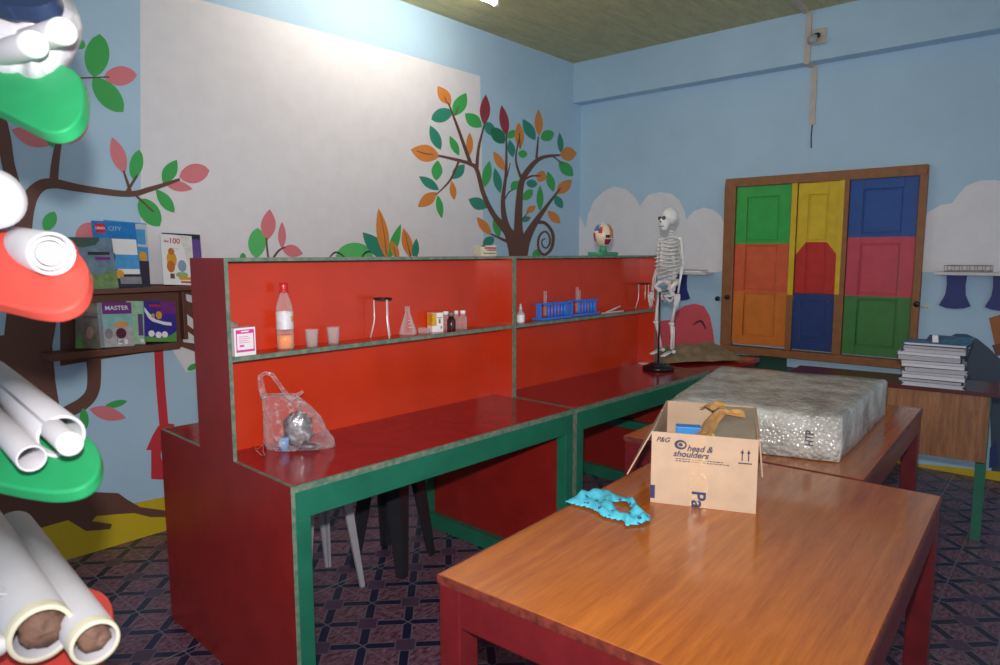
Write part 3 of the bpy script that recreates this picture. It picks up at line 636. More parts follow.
for s in(-1,1):
    b=MB(); b.prism([sp(-.045,s*.035,.75),sp(-.02,s*.092,.765),sp(-.035,s*.075,.70),sp(-.05,s*.055,.64)],fd*.006); b.build('shoulder_blade',BONE,t)
    b=MB(); ey=s*.118
    b.ball(sp(-.012,s*.096,.752),.0125,0,10,8); b.tube([sp(-.012,s*.1,.75),sp(-.014,s*.108,.68),sp(-.016,ey,.60)],[.008,.0062,.0085],8)
    b.tube([sp(-.016,ey,.60),sp(.006,ey+s*.004,.52),sp(.016,ey+s*.002,.445)],[.007,.0048,.005],8); b.tube([sp(-.012,ey-s*.008,.60),sp(.0,ey-s*.008,.52),sp(.012,ey-s*.006,.445)],[.006,.0042,.0045],8)
    for k in range(5):
        o=(k-2)*.006; kl=(.055,.085,.092,.086,.07)[k]
        b.tube([sp(.016+o,ey,.442),sp(.022+o*1.4,ey+s*.002,.442-kl*.45),sp(.022+o*1.5,ey,.442-kl*.75),sp(.018+o*1.5,ey-s*.004,.442-kl)],[.004,.0034,.003,.0022],6)
    b.build('arm',BONE,t)
b=MB()
for s in(-1,1):
    W=[(-.02,.018,.50),(-.03,.05,.512),(-.0,.078,.50),(.03,.07,.475),(.012,.05,.455),(.004,.048,.43),(.03,.022,.425),(.026,.006,.42)]
    b.tube([sp(f,s*l,z) for f,l,z in W],[.012,.016,.014,.011,.014,.013,.010,.008],10)
    b.tube([sp(.026,s*.01,.42),sp(.0,s*.036,.392),sp(-.012,s*.044,.42)],.0075,8)
b.tube([sp(-.03,0,.50),sp(-.04,0,.46),sp(-.03,0,.425)],[.026,.018,.006],10)
b.build('pelvis',BONE,t)
b=MB(); b.lathe([(.02,0),(.022,.012),(.02,.024),(.001,.024)],12,0,sp(-.005,0,.41),caps=False); b.build('joint_bolt',BLACK,t)
for s,kf in((-1,.03),(1,.0)):
    b=MB(); hx=s*.052
    b.ball(sp(0,hx,.437),.0145,0,12,8); b.tube([sp(.0,hx,.437),sp(-.004,s*.078,.425),sp(kf*.5,s*.07,.35),sp(kf,s*.052,.275)],[.008,.0105,.0078,.012],10)
    b.ball(sp(kf,s*.052,.265),.0155,0,12,8,(1,1,.8)); b.ball(sp(kf+.016,s*.052,.268),.007,0,8,6)
    b.tube([sp(kf,s*.052,.262),sp(kf*.5-.004,s*.05,.19),sp(-.005,s*.048,.115)],[.012,.0072,.009],10); b.tube([sp(kf-.008,s*.064,.25),sp(-.01,s*.062,.12)],[.004,.0045],8)
    b.ball(sp(-.02,s*.05,.1),.014,0,10,8,(1.3,.9,.9))
    for k in range(5):
        o=(k-2)*.0075; b.tube([sp(.0,s*.05+o*.6,.104),sp(.035,s*.05+o*.9,.09),sp(.072-abs(o)*.6,s*.05+o,.078)],[.006,.0045,.003],6)
    b.build('leg',BONE,t)
q=hit(642,362,2,ZB); b=MB(); b.lathe([(.001,0),(.036,0),(.04,.004),(.036,.008),(.001,.009)],24); tag(b.build('white_lid',mat('lid_white','d8cfc6',.45,.05),None,q+V((-.05,-.045,0))),'flat white lid lying at the left foot of the black skeleton stand','lid')
# brown paper
b=MB(); n=15; rings=[]
c0=L2W(-1.08,-1.62,ZB)
for i in range(n):
    row=[]
    for j in range(n):
        u=(i/(n-1)-.5)*.62; w=(j/(n-1)-.5)*.42; nz=noise.noise(V((u*6,w*6,2.)))*.5+noise.noise(V((u*15,w*15,5.)))*.3
        e=(1-(abs(u)/.33)**4)*(1-(abs(w)/.22)**4)
        row.append(c0+V((u*.8+w*.5,-u*.55+w*.7,.004+max(0,.085+.09*nz)*max(.12,e))))
    rings.append(row)
b.loft(rings,0,False,False,False)
o=b.build('wrapping_paper',mat('brown_paper','8d7355',.7,.15,20,.2,40)); tag(o,'crumpled brown wrapping paper lying at the far end of the desks below the shutters','paper')
so=o.modifiers.new('thick','SOLIDIFY'); so.thickness=.003
# ---------------------------------------------------------------- wooden tables
def woodmat(name,c1,c2,sc,rot,rough,coat=.3):
    m=bpy.data.materials.new(name); m.use_nodes=True; t=NT(m); co=t.coord()
    v=t.mapping(co,sc,rot); n0=t.noise(2.2,3,v,.5)
    dv=t.add('ShaderNodeVectorMath',operation='ADD'); t.link(v,dv.inputs[0]); sc_=t.add('ShaderNodeVectorMath',operation='SCALE'); sc_.inputs[3].default_value=.8; 
    nn=t.add('ShaderNodeTexNoise'); nn.inputs['Scale'].default_value=1.1; t.link(v,nn.inputs['Vector']); t.link(nn.outputs[1],sc_.inputs[0]); t.link(sc_.outputs[0],dv.inputs[1])
    n1=t.noise(4.5,6,dv.outputs[0],.65); n2=t.noise(26,4,v,.6)
    f=t.math('ADD',t.math('MULTIPLY',n1,.7),t.math('MULTIPLY',n2,.3))
    t.link(t.mix(t.ramp(f,.36,.64),lin(c1),lin(c2)),t.b.inputs['Base Color']); t.b.inputs['Roughness'].default_value=rough
    t.b.inputs['Coat Weight'].default_value=coat; t.b.inputs['Coat Roughness'].default_value=.08
    MATS[name]=m; return m
LAM=woodmat('brown_laminate','bd6c2a','985020',(.55,8,8),(0,0,0),.22)
DESKW=woodmat('walnut_laminate','b07a50','7a4a30',(9,9,.8),(0,0,0),.35,.1)
def table(label,x,y,rz,L,W):
    t=thing('work_table',label,'table',(x,y,0),rz,'brown topped maroon work tables')
    z=.75
    b=MB(); b.box((.004,-W+.004,z-.018),(L-.004,-.004,z)); b.build('tabletop',LAM,t,bevel=.001)
    b=MB(); 
    for a,c in(((0,-W,z-.02),(L,-W+.004,z-.001)),((0,-.004,z-.02),(L,0,z-.001)),((0,-W+.004,z-.02),(.004,-.004,z-.001)),((L-.004,-W+.004,z-.02),(L,-.004,z-.001))): b.box(a,c)
    b.build('edge_band',mat('worn_maroon_edge','783226',.45,.3,50),t)
    for a,c in(((.004,-W+.06,z-.105),(.03,-.06,z-.02)),((L-.03,-W+.06,z-.105),(L-.004,-.06,z-.02)),((.06,-.03,z-.105),(L-.06,-.004,z-.02)),((.06,-W+.004,z-.105),(L-.06,-W+.03,z-.02))):
        b=MB(); b.box(a,c); b.build('apron',MAROON,t,bevel=.002)
    for px in(.003,L-.063):
        for py in(-.063,-W+.003): b=MB(); b.box((px,py,0),(px+.06,py+.06,z-.02)); b.build('leg',MAROON,t,bevel=.003)
    return t
table('brown laminate table with maroon legs nearest the camera, under the cardboard box and blue cloth',-4.147,-2.549,.036,1.25,.80)
table('brown laminate table with maroon legs under the large bubble-wrapped box',-2.891,-2.27,.038,1.235,.83)
# ---------------------------------------------------------------- cardboard box
FL,FRr=V((-3.455,-2.69,.75)),V((-3.352,-2.948,.75)); cx=(FRr-FL).normalized(); cw=(FRr-FL).length; cyv=V((-cx.y,cx.x,0)); CD=.42; CH=.203
t=thing('cardboard_box','open brown cardboard shipping box with dark printing on the nearest table','box',FL,math.atan2(cx.y,cx.x))
tk=.004
b=MB(); b.box((0,0,0),(cw,tk,CH)); b.box((0,CD-tk,0),(cw,CD,CH)); b.box((0,tk,0),(tk,CD-tk,CH)); b.box((cw-tk,tk,0),(cw,CD-tk,CH)); b.box((tk,tk,0),(cw-tk,CD-tk,tk)); bbd=b.build('box_body',CARD,t)
b=MB(); b.prism([(-.001,.02,CH),(-.001,CD-.01,CH),(-.066,CD-.04,CH-.128),(-.07,.02,CH-.135)],(.002,0,-.004)); b.build('flap',CARD_IN,t)
b=MB(); b.prism([(cw,.02,CH-.002),(cw,CD-.02,CH-.002),(cw+.012,CD-.03,CH-.11),(cw+.012,.03,CH-.11)],(.004,0,0)); b.build('flap',CARD_IN,t)
b=MB(); b.prism([(.075,.0,CH),(.085,0,CH),(.165,.25,CH-.01),(.15,.25,CH-.01)],(0,0,.001)); b.build('tape_strip',TAPE,t) if 0 else None
# contents are separate things
bx=lambda x,y,z:FL+cx*x+cyv*y+V((0,0,z))
ra=math.atan2(cx.y,cx.x)
tt=thing('blue_carton','bright blue carton inside the open cardboard box','carton',bx(.088,.15,tk),ra+.1); tt.scale=(1,1,1.22)
b=MB(); b.box((-.035,-.02,0),(.035,.02,.152)); b.build('box',mat('blue_carton_print','2f86d0',.4,.08,40),tt,bevel=.001)
b=MB(); b.box((-.02,-.0206,.1),(.02,-.02,.13)); b.build('label',OFFW,tt)
tt=thing('yellow_packet','yellow and green packet beside the blue carton inside the cardboard box','packet',bx(.142,.13,tk),ra-.2); tt.scale=(1,1,1.22)
b=MB(); b.box((-.025,-.014,0),(.025,.014,.145)); b.build('packet',mat('yellow_packet_print','c9b040',.45,.3,50,col2='4f8a4a'),tt,bevel=.008)
def ribbon(b,pts,w,seed):
    rings=[]; n=len(pts)
    for i in range(n-1):
        for k in range(4):
            q=V(pts[i]).lerp(V(pts[i+1]),k/4); d=(V(pts[i+1])-V(pts[i])).normalized(); sd=V((-d.y,d.x,0)).normalized()
            rings.append([bx(q.x,q.y,q.z)+(cx*sd.x+cyv*sd.y)*(a*w)+V((0,0,.012*noise.noise(V((i+k/4,a*3,seed))) -abs(a)*.012)) for a in(-1,-.6,-.2,.2,.6,1)])
    b.loft(rings,0,False,False,False)
b=MB(); ribbon(b,[(.125,.05,.185),(.14,.12,.196),(.15,.2,.204),(.175,.27,.222),(.21,.29,.215),(.255,.3,.206)],.022,2); ribbon(b,[(.13,.3,.222),(.155,.33,.232),(.19,.34,.225)],.026,7)
o=b.build('packing_paper',mat('tan_packing_paper','d09a5c',.35,.2,20,.3,40)); tag(o,'crumpled tan packing paper sticking out of the open cardboard box','paper'); so=o.modifiers.new('thick','SOLIDIFY'); so.thickness=.002
tt=thing('grey_board','flat grey cardboard panel packed inside the right of the cardboard box','board',bx(.19,.1,tk),ra)
b=MB(); b.prism([(-.035,.0,.17),(.085,.0,.165),(.085,.29,.2),(-.035,.29,.2)],(0,0,-.006)); b.build('panel',mat('grey_board','a39482',.6,.1,20),tt)
# print on the front face
INK=mat('box_ink','33314a',.6,.1,40)
def onface(x,z): return frame((x,-.0017,z),(1,0,-.0),(0,0,1))
lettering('P&G',.019,INK,bbd,onface(.03,.182),shear=.35,bold=.0004)
b=MB(); 
def ring2(b,cx_,cz,rx,rz,w,tilt=.1,n=28):
    P=[];Q=[]
    for i in range(n):
        a=2*math.pi*i/n; P.append((cx_+rx*math.cos(a),-.0008,cz+rz*math.sin(a)+tilt*rx*math.cos(a)*0)); Q.append((cx_+(rx-w)*math.cos(a)+.002,-.0008,cz+(rz-w)*math.sin(a)))
    b.add(P+Q,[(i,(i+1)%n,n+(i+1)%n,n+i) for i in range(n)])
ring2(b,.078,.172,.0165,.0135,.006); b.add([(.078+.006*math.cos(2*math.pi*i/14),-.0008,.172+.005*math.sin(2*math.pi*i/14)) for i in range(14)],[tuple(range(14))]); b.build('printed_emblem',INK,bbd)
lettering('head &',.0235,INK,bbd,onface(.128,.164),shear=.3,bold=.0005)
lettering('shoulders',.0235,INK,bbd,onface(.105,.146),shear=.3,bold=.0005)
b=MB(); x=.062
for row,(x1) in enumerate((.185,.205)):
    x=.066
    while x<x1:
        w=random.uniform(.004,.011); b.add([(x,-.0006,.131-row*.006),(x+w,-.0006,.131-row*.006),(x+w,-.0006,.1335-row*.006),(x,-.0006,.1335-row*.006)],[(0,1,2,3)]); x+=w+.0022
b.build('fine_print',INK,bbd)
b=MB()
for x in(.238,.254):
    b.add([(x-.0015,-.0007,.142),(x+.0015,-.0007,.142),(x+.0015,-.0007,.165),(x-.0015,-.0007,.165)],[(0,1,2,3)]); b.add([(x-.005,-.0007,.163),(x+.005,-.0007,.163),(x,-.0007,.174)],[(0,1,2)])
b.add([(.229,-.0007,.134),(.263,-.0007,.134),(.263,-.0007,.1375),(.229,-.0007,.1375)],[(0,1,2,3)])
b.build('upright_arrows',INK,bbd)
lettering('Pa',.052,mat('purple_ink','2f2c5c',.6),bbd,frame((.128,-.0017,.022),(0,0,-1),(1,0,0)),bold=.001)
b=MB(); b.box((.0,-.0006,.012),(.012,0,.05)); b.build('printed_mark',mat('purple_ink','2f2c5c'),bbd)
b=MB(); 
for x0,x1,z0,z1 in((.105,.155,.0,CH+.0),): b.add([(x0,-.0012,z0+.002),(x1,-.0012,z0+.002),(x1-.01,-.0012,CH),(x0-.002,-.0012,CH)],[(0,1,2,3)])
b.build('tape',TAPE,bbd)
# ---------------------------------------------------------------- cyan cloth
CY=mat('cyan_cloth','4fc6de',.8,.05,30,.2,120)
def clothmat():
    m=bpy.data.materials.new('spotted_cyan_cloth'); m.use_nodes=True; t=NT(m); co=t.coord()
    vo=t.add('ShaderNodeTexVoronoi'); vo.inputs['Scale'].default_value=38; t.link(co,vo.inputs['Vector'])
    sp_=t.math('LESS_THAN',vo.outputs[0],.24); t.link(t.mix(sp_,lin('4dbcd4'),lin('2f5a86')),t.b.inputs['Base Color']); t.b.inputs['Roughness'].default_value=.85; t.bump(t.noise(45,4,co),.4); return m
def inside(x,y,P):
    r=False; j=len(P)-1
    for i in range(len(P)):
        if (P[i][1]>y)!=(P[j][1]>y) and x<(P[j][0]-P[i][0])*(y-P[i][1])/(P[j][1]-P[i][1])+P[i][0]: r=not r
        j=i
    return r
def edged(x,y,P):
    m=99
    for i in range(len(P)):
        a,c=V(P[i]),V(P[(i+1)%len(P)]); d=c-a; k=max(0,min(1,(V((x,y))-a).dot(d)/d.dot(d))); m=min(m,(a+d*k-V((x,y))).length)
    return m
OC=[(50,535),(110,508),(190,492),(215,500),(240,515),(285,520),(310,545),(312,562),(350,580),(352,602),(320,615),(265,622),(255,605),(185,590),(165,575),(140,560),(75,545)]
HC=[(222,540),(268,540),(284,562),(262,578),(236,566)]
b=MB(); ST=4; IDX={}; fs=[]; vs=[]
def cv(i,j):
    if (i,j) not in IDX:
        x,y=44+i*ST,486+j*ST; q=hit(550+x/3.5,350+y/3.5,2,.7515)
        e=min(edged(x,y,OC),edged(x,y,HC))/14; e=min(1,e)
        h=.004+e*(.008+.026*abs(noise.noise(V((x*.022,y*.034,1))))+.009*noise.noise(V((x*.05,y*.06,4))))
        IDX[(i,j)]=len(vs); vs.append(q+V((0,0,max(.003,h))))
    return IDX[(i,j)]
for i in range(79):
    for j in range(36):
        x,y=44+(i+.5)*ST,486+(j+.5)*ST
        if inside(x,y,OC) and not inside(x,y,HC): fs.append((cv(i,j),cv(i+1,j),cv(i+1,j+1),cv(i,j+1)))
b.add(vs,fs,0,True)
o=b.build('cloth',clothmat()); so=o.modifiers.new('thick','SOLIDIFY'); so.thickness=.0025; sm=o.modifiers.new('soft','SMOOTH'); sm.iterations=6; tag(o,'crumpled bright cyan spotted cloth lying on the nearest table beside the cardboard box','cloth')
# ---------------------------------------------------------------- bubble wrapped box
def bubblemat():
    m=bpy.data.materials.new('bubble_wrap'); m.use_nodes=True; t=NT(m); co=t.coord(); b=t.b
    vo=t.add('ShaderNodeTexVoronoi'); vo.inputs['Scale'].default_value=75; t.link(co,vo.inputs['Vector']); n=t.noise(9,5,co,.6)
    h=t.math('ADD',t.math('MULTIPLY',vo.outputs[0],-.5),t.math('MULTIPLY',n,1.4)); t.bump(h,.8,.012)
    t.link(t.mix(t.ramp(n,.36,.66),lin('c2bfb8'),lin('8a877f')),b.inputs['Base Color']); b.inputs['Roughness'].default_value=.22; b.inputs['Specular IOR Level'].default_value=.7
    return m
BW=bubblemat()
bc=[V((-2.885,-2.46,.75)),V((-2.735,-2.995,.75)),V((-1.875,-2.955,.75)),V((-2.0,-2.27,.75))]
bc[0]=V((-2.895,-2.44,.75))
wc=(bc[0]+bc[1]+bc[2]+bc[3])/4
t=thing('wrapped_box','large flat box wrapped in silvery bubble wrap on the table behind the cardboard box','box',wc)
WH=.158
b=MB(); N=26; RR=[]
loc=[p-wc for p in bc]
per=[]
for k in range(4):
    a,c=loc[k],loc[(k+1)%4]
    for i in range(N): per.append(a.lerp(c,i/N))
for z,ins in((0.001,.01),(.004,.0),(WH*.3,0),(WH*.6,0),(WH*.93,.0),(WH,.014)):
    RR.append([p_*(1-ins/.5)+V((0,0,z+(.0 if z<.01 else .006*noise.noise(p_*9+V((0,0,z*4))))))+p_.normalized()*(.008*noise.noise(p_*14+V((3,1,z*14))) if z>.002 else 0) for p_ in per])
cap=[]
b.loft(RR,0,False)
for f in(.8,.55,.3,.02):
    cap.append([p_*(1-.014/.5)*f+V((0,0,WH+.012*noise.noise(p_*f*7+V((1,2,0)))+.003)) for p_ in per])
b.loft([RR[-1]]+cap,0,False); b.add(cap[-1],[tuple(range(len(per)))],0); b.add(RR[0],[tuple(range(len(per)))],0)
bwo=b.build('bubble_wrap',BW,t)
# handwritten mark on the front side
fa,fb=loc[0],loc[1]; fx=(fb-fa).normalized(); fn=V((fx.y,-fx.x,0)); fn=fn if fn.dot(CAM-wc)>0 else -fn
lettering('HTP',.036,mat('marker_ink','45454a',.6),bwo,frame(fa.lerp(fb,.84)+fn*.011+V((0,0,.078)),V((0,0,1)),-fx),bold=.0006,sx=.8)
# ---------------------------------------------------------------- desk against the back wall with the paper stack
t=thing('student_desk','walnut laminate desk with dark red top and green legs by the window wall','desk',(-1.165,-2.3,0),math.atan2(-.985,.08)+0)
# local x runs along the front edge (towards -y), local y points to the wall
L=.99
b=MB(); b.box((0,0,.74),(L,.36,.76)); b.build('desktop',mat('dark_red_top','5c1f26',.3,.1,10),t,bevel=.002)
b=MB(); b.box((.02,.012,.405),(L-.035,.03,.74)); b.build('front_panel',DESKW,t)
for x in(.02,L-.075):
    for y in(-.012,.3): b=MB(); b.box((x,y+(.0425 if y<.1 else 0),.39 if y<.1 else 0),(x+.045,y+.08,.74)); b.box((x,y if y>.1 else .005,0),(x+.045,y+.045 if y>.1 else .05,.4)); b.build('leg',GREEN,t,bevel=.002)
PB=[mat('stack_paper_a','d5d3da',.6,.05,60),mat('stack_paper_b','bdb9bd',.6,.06,60),mat('stack_paper_c','e2e1e8',.6,.04,60)]
DK=mat('stack_cover_dark','26262e',.5,.1); BLU=mat('stack_cover_blue','3d7fa8',.45,.2,30,col2='1f4a66')
sc0=V((-1.0,-2.995,.76)); z=.76
hs=[.022,.016,.02,.014,.024,.018,.013,.026,.016,.02,.016,.012]
NM=['bottom','second from the bottom','third from the bottom','fourth from the bottom','fifth from the bottom','sixth from the bottom','seventh from the bottom','eighth from the bottom','fourth from the top','third from the top','second from the top','topmost, blue covered']
for i,h in enumerate(hs):
    rz=-1.49+random.uniform(-.07,.07); ox=random.uniform(-.012,.012)+(.012 if 4<i<9 else 0)
    t=thing('paper_bundle','clipped paper bundle in the tall stack on the walnut desk, '+NM[i],'paper bundle',(sc0.x+random.uniform(-.012,.012),sc0.y+ox,z),rz,'paper bundles stacked on the desk')
    b=MB(); b.box((-.135,-.1,.001),(.135,.1,h-.002),0); b.build('pages',PB[i%3],t)
    b=MB(); b.box((-.138,-.102,h-.002),(.138,.102,h-.0005)); b.box((-.138,-.102,0),(.138,.102,.001)); b.build('cover',BLU if i>=11 else (DK if i%3==1 else PB[(i+1)%3]),t)
    for k,(xx) in enumerate((-.138,.138)):
        yy=random.uniform(-.095,-.06); b=MB(); s=-1 if xx<0 else 1; b.prism([(xx+s*.004,yy-.012,-.0008),(xx+s*.004,yy-.012,h+.0005),(xx-s*.012,yy-.012,h*.5)],(0,.024,0)); b.build('binder_clip',DK,t)
    z+=h+.0006
t=thing('silver_clip','shiny silver clip lying on top of the paper stack','clip',(sc0.x-.02,sc0.y+.0,z),-1.3)
b=MB(); b.box((-.014,-.02,0),(.014,.02,.003)); b.build('plate',STEEL,t,bevel=.001)
b=MB(); b.prism([(-.013,-.018,.003),(.013,-.018,.003),(.013,.006,.034),(-.013,.006,.034)],(0,.002,.001)); b.build('tongue',mat('bright_tin','f2f2f2',.2,.02),t)
t=thing('blue_booklet','thin blue booklet with curling pages on the back of the paper stack','booklet',(sc0.x+.06,sc0.y-.05,z),-1.6)
b=MB(); n=10; b.loft([[V((x*.1,-.07+.14*i/(n-1),.002+.02*(i/(n-1))**2)) for i in range(n)] for x in(-1,1)],0,False,True,False); o=b.build('cover',BLU,t); so=o.modifiers.new('t','SOLIDIFY'); so.thickness=.004
# ---------------------------------------------------------------- wall shelves by the window
def wshelf(y0,y1,z,dep,label,brks):
    t=thing('wall_shelf',label,'shelf',(WX,y0,z),0,'white wall shelves beside the window')
    b=MB(); b.box((-dep,y1-y0,-.02),(0,0,0)); b.build('board',mat('shelf_white','d5d2d6',.45,.05),t,bevel=.002)
    for yb_ in brks:
        P=[(-.055,-.02),(.055,-.02),(.05,-.09),(.055,-.15),(.085,-.22),(.05,-.235),(0,-.24),(-.05,-.235),(-.085,-.22),(-.055,-.15),(-.05,-.09)]
        b=MB(); b.prism([(-.018,yb_-y0+a,c) for a,c in P],(.0175,0,0)); b.build('bracket',mat('bracket_blue','1d2d7a',.5,.08),t)
    return t
za=hit(690,272,0,WX-.1).z
wshelf(hit(668,272,0,WX-.1).y,hit(709,272,0,WX-.1).y,za,.16,'short white wall shelf behind the skeleton, left of the window',[hit(681,290,0,WX).y])
zc=hit(965,272,0,WX-.1).z
wshelf(hit(936,272,0,WX-.1).y,hit(936,272,0,WX-.1).y-.62,zc,.16,'long white wall shelf with a wire tray to the right of the window',[hit(956,290,0,WX).y,hit(1003,290,0,WX).y])
y=hit(693,270,0,WX-.1).y
t=thing('thin_book','thin red and white book lying on the short wall shelf behind the skeleton','book',(WX-.08,y,za),0)
b=MB(); b.box((-.06,-.09,0),(.06,.09,.014)); b.build('pages',PAPER,t)
b=MB(); b.box((-.063,-.092,.014),(.063,.092,.017)); b.build('cover',mat('book_red_brown','9a4a3a',.5,.1),t)
t=thing('wire_tray','small silvery wire tray on the long white wall shelf','tray',(WX-.08,hit(968,268,0,WX-.1).y,zc),0)
b=MB(); w,d,h=.12,.06,.04
for z in(.003,h):
    b.tube([(-d,-w,z),(d,-w,z),(d,w,z),(-d,w,z),(-d,-w,z)],.002,6)
for i in range(7):
    yv=-w+2*w*i/6; b.tube([(-d,yv,h),(-d,yv,.003),(d,yv,.003),(d,yv,h)],.0016,6)
b.build('wire_frame',mat('tray_wire','9c8f8c',.35,.1,metal=.5),t)
b=MB(); b.box((-d+.004,-w+.004,.002),(d-.004,w-.004,.012)); b.build('tray_liner',mat('tray_liner','b9a9a8',.6,.15,40),t)
# ---------------------------------------------------------------- bookshelf on the mural wall
SHB=mat('shelf_brown','6a4234',.5,.1,20)
bz1,bz2=1.284,1.004
xl,xr=hit(40,291,1,-.15).x,hit(215,287,1,-.15).x
t=thing('book_shelf','brown two tier wall shelf on the painted tree trunk holding picture books','bookshelf',(xl,0,bz2))
b=MB(); b.box((0,-.15,bz1-bz2-.022),(xr-xl,-.004,bz1-bz2)); b.build('shelf_board',SHB,t,bevel=.002)
b=MB(); b.box((0.02,-.15,-.03),(hit(180,343,1,-.15).x-xl,-.004,0)); b.build('shelf_board',SHB,t,bevel=.002)
xs=hit(181,320,1,-.02).x-xl
b=MB(); b.box((xs,-.05,0),(xs+.02,-.004,bz1-bz2-.022)); b.build('side_board',SHB,t,bevel=.002)
def book(label,TL,TR,BR,BLc,yb,lean,th,zsh,cov,art=(),texts=(),group='picture books on the brown shelf',spine=None):
    n=V((0,-1,lean)).normalized(); p0=V((0,yb,zsh))
    pl,pr_,ptl=hit(*BLc,2,zsh+.001),hit(*BR,2,zsh+.001),None
    pl=hitp(*BLc,p0,n); pr_=hitp(*BR,p0,n); ptl=hitp(*TL,p0,n); ptr=hitp(*TR,p0,n)
    pl.z=pr_.z=zsh+.001; w=((pr_-pl).length+(ptr-ptl).length)/2; h=((ptl.z+ptr.z)/2-zsh)*math.sqrt(1+lean*lean)
    cxm=(pl+pr_+ptl+ptr)/4; x=V((1,0,0)); yv=V((0,lean,1)).normalized()
    # rectangle standing on the shelf, front face in the leaning plane
    org=V((cxm.x-w/2,yb,zsh+.001)); tilt=((ptl.x-pl.x)+(ptr.x-pr_.x))/2/h
    tilt=max(-.12,min(.12,tilt)); org.x=(pl.x+pr_.x)/2-w/2
    y2=(yv+x*tilt).normalized(); x2=(x-y2*x.dot(y2)).normalized()
    if x2.z<0: org=org-x2*0+V((0,0,-x2.z*w))
    else: pass
    t=thing('picture_book',label,'book',(0,0,0),0,group)
    t.matrix_world=frame(org,x2,y2)
    b=MB(); b.box((.001,.001,-th+.001),(w-.001,h-.001,-.001)); b.build('pages',PAPER,t)
    b=MB(); ms=[cov]
    b.box((0,0,-.001),(w,h,0),0); b.box((0,0,-th),(w,h,-th+.001),0); b.box((-.0008,0,-th),(0,h,0),0)
    cvo=b.build('cover',ms,t)
    if art:
        b=MB(); ms=[]
        for i,(poly,m) in enumerate(art):
            if m not in ms: ms.append(m)
            b.face([(a*w,c*h,.0004+.0001*i) for a,c in poly],ms.index(m))
        b.build('cover_picture',ms,cvo)
    for s,cx_,cyy,size,m in texts: lettering(s,size*h,m,cvo,frame((cx_*w,cyy*h,.0018),(1,0,0),(0,1,0)),'cover_title',bold=.0004)
    return t
cm=lambda n,h,**k:mat('book_'+n,h,.35,k.pop('var',.1),k.pop('vs',30),**k)
el=lambda cx_,cy_,rx,ry,n=14:[(cx_+rx*math.cos(2*math.pi*i/n),cy_+ry*math.sin(2*math.pi*i/n)) for i in range(n)]
rc=lambda a,b_,c,d:[(a,b_),(c,b_),(c,d),(a,d)]
skyb,mblue,gold,ink,dred,wht=cm('sky','4c9fdc'),cm('midblue','1f7cc8'),cm('gold','e0a22a'),cm('ink','30263a'),cm('logo_red','d0202a'),cm('white','e8e8ea',var=.02)
gr1,gr2,flesh,pur,vio,mint,grey=cm('leafgreen','4f7a48',col2='8a9a6a'),cm('grass','5c9a4a'),cm('flesh','d8a06a'),cm('purple','7a2a86'),cm('violet','3a2a9a'),cm('mint','a9d6b4'),cm('greyblue','6f8a9e',col2='58707f')
book('blue picture book with two blond cartoon workers standing behind the other city book',(104,222),(146.7,224),(150,285),(108,286),-.062,.16,.006,bz1,skyb,[(rc(.62,.62,1,.98),cm('palegrey','c8cfd4')),(rc(.7,.66,.95,.9),skyb),(el(.86,.47,.1,.08),gold),(rc(.72,.0,1,.4),ink)])
book('bright blue city picture book with a red logo corner on the upper shelf',(92.7,221),(134,224),(143,286),(98,288),-.092,.2,.006,bz1,mblue,[(rc(.02,.02,.98,.74),wht),([(.0,.80),(.6,.80),(.95,.76),(1,.72),(1,1),(0,1)],mblue),(rc(.06,.82,.28,.96),dred),(rc(.1,.28,.98,.5),skyb),(rc(.0,.0,1,.2),ink),(el(.3,.36,.12,.09),gold),(rc(.18,.42,.44,.52),ink),(rc(.16,.1,.46,.28),ink),(el(.5,.2,.1,.07),gold),(rc(.5,.05,1,.16),cm('track','8a8f98'))],
 [('LEGO',.17,.89,.05,wht),('CITY',.5,.89,.085,cm('paleblue','9cc8ec')),('# # # #',.68,.62,.0001,gold)])
book('grey blue picture book with dark purple title leaning in front of the blue city book',(69,239),(110,236.6),(119.7,285.5),(73,286.5),-.122,.22,.006,bz1,grey,[([(.0,.86),(.3,.8),(.6,.86),(.7,.94),(.7,1),(0,1)],cm('darkleaf','3f5a52')),([(0,0),(1,0),(1,.3),(.8,.36),(.6,.26),(.4,.34),(.2,.22),(0,.3)],gr1),(el(.3,.22,.12,.1),wht),(el(.2,.38,.06,.06),cm('brownfur','6a4a3a')),
  (rc(.4,.66,.9,.72),ink),(rc(.55,.56,.9,.62),pur),(rc(.5,.47,.95,.49),grey)])
book('dark purple edged book behind the white number book on the upper shelf',(161,233),(201,236),(203,287),(168,287),-.07,.14,.008,bz1,cm('darkviolet','3a2a4a'),[(rc(.0,.9,1,1),cm('darknavy','22263a')),(rc(.55,.45,1,.9),cm('lilac','6a4a9a')),(rc(.55,.2,1,.42),wht)])
book('white picture book with a red number title and an orange creature, beside the desk end',(158.8,235),(193,237),(193.5,286.5),(165.6,286.5),-.105,.18,.007,bz1,wht,[([(.6,.98),(.98,.98),(.98,.1)],cm('palecream','e2e0d8')),(el(.3,.5,.16,.16),gold),(el(.26,.36,.13,.12),cm('rust','c8702a')),(el(.3,.66,.1,.07),cm('rust','c8702a')),(rc(.22,.12,.36,.22),cm('brownfur','6a4a3a')),(el(.62,.38,.14,.12),cm('sketchblue','8aa0b8')),(el(.6,.2,.2,.06),cm('palegreen','9ab87a')),(rc(.5,.1,.9,.16),gold),(rc(.55,.04,.9,.075),dred)],
 [('the',.16,.86,.07,cm('pinkink','c04a50')),('100',.42,.87,.15,cm('pinkred','c83a48')),('. . . . .',.42,.74,.06,grey)])
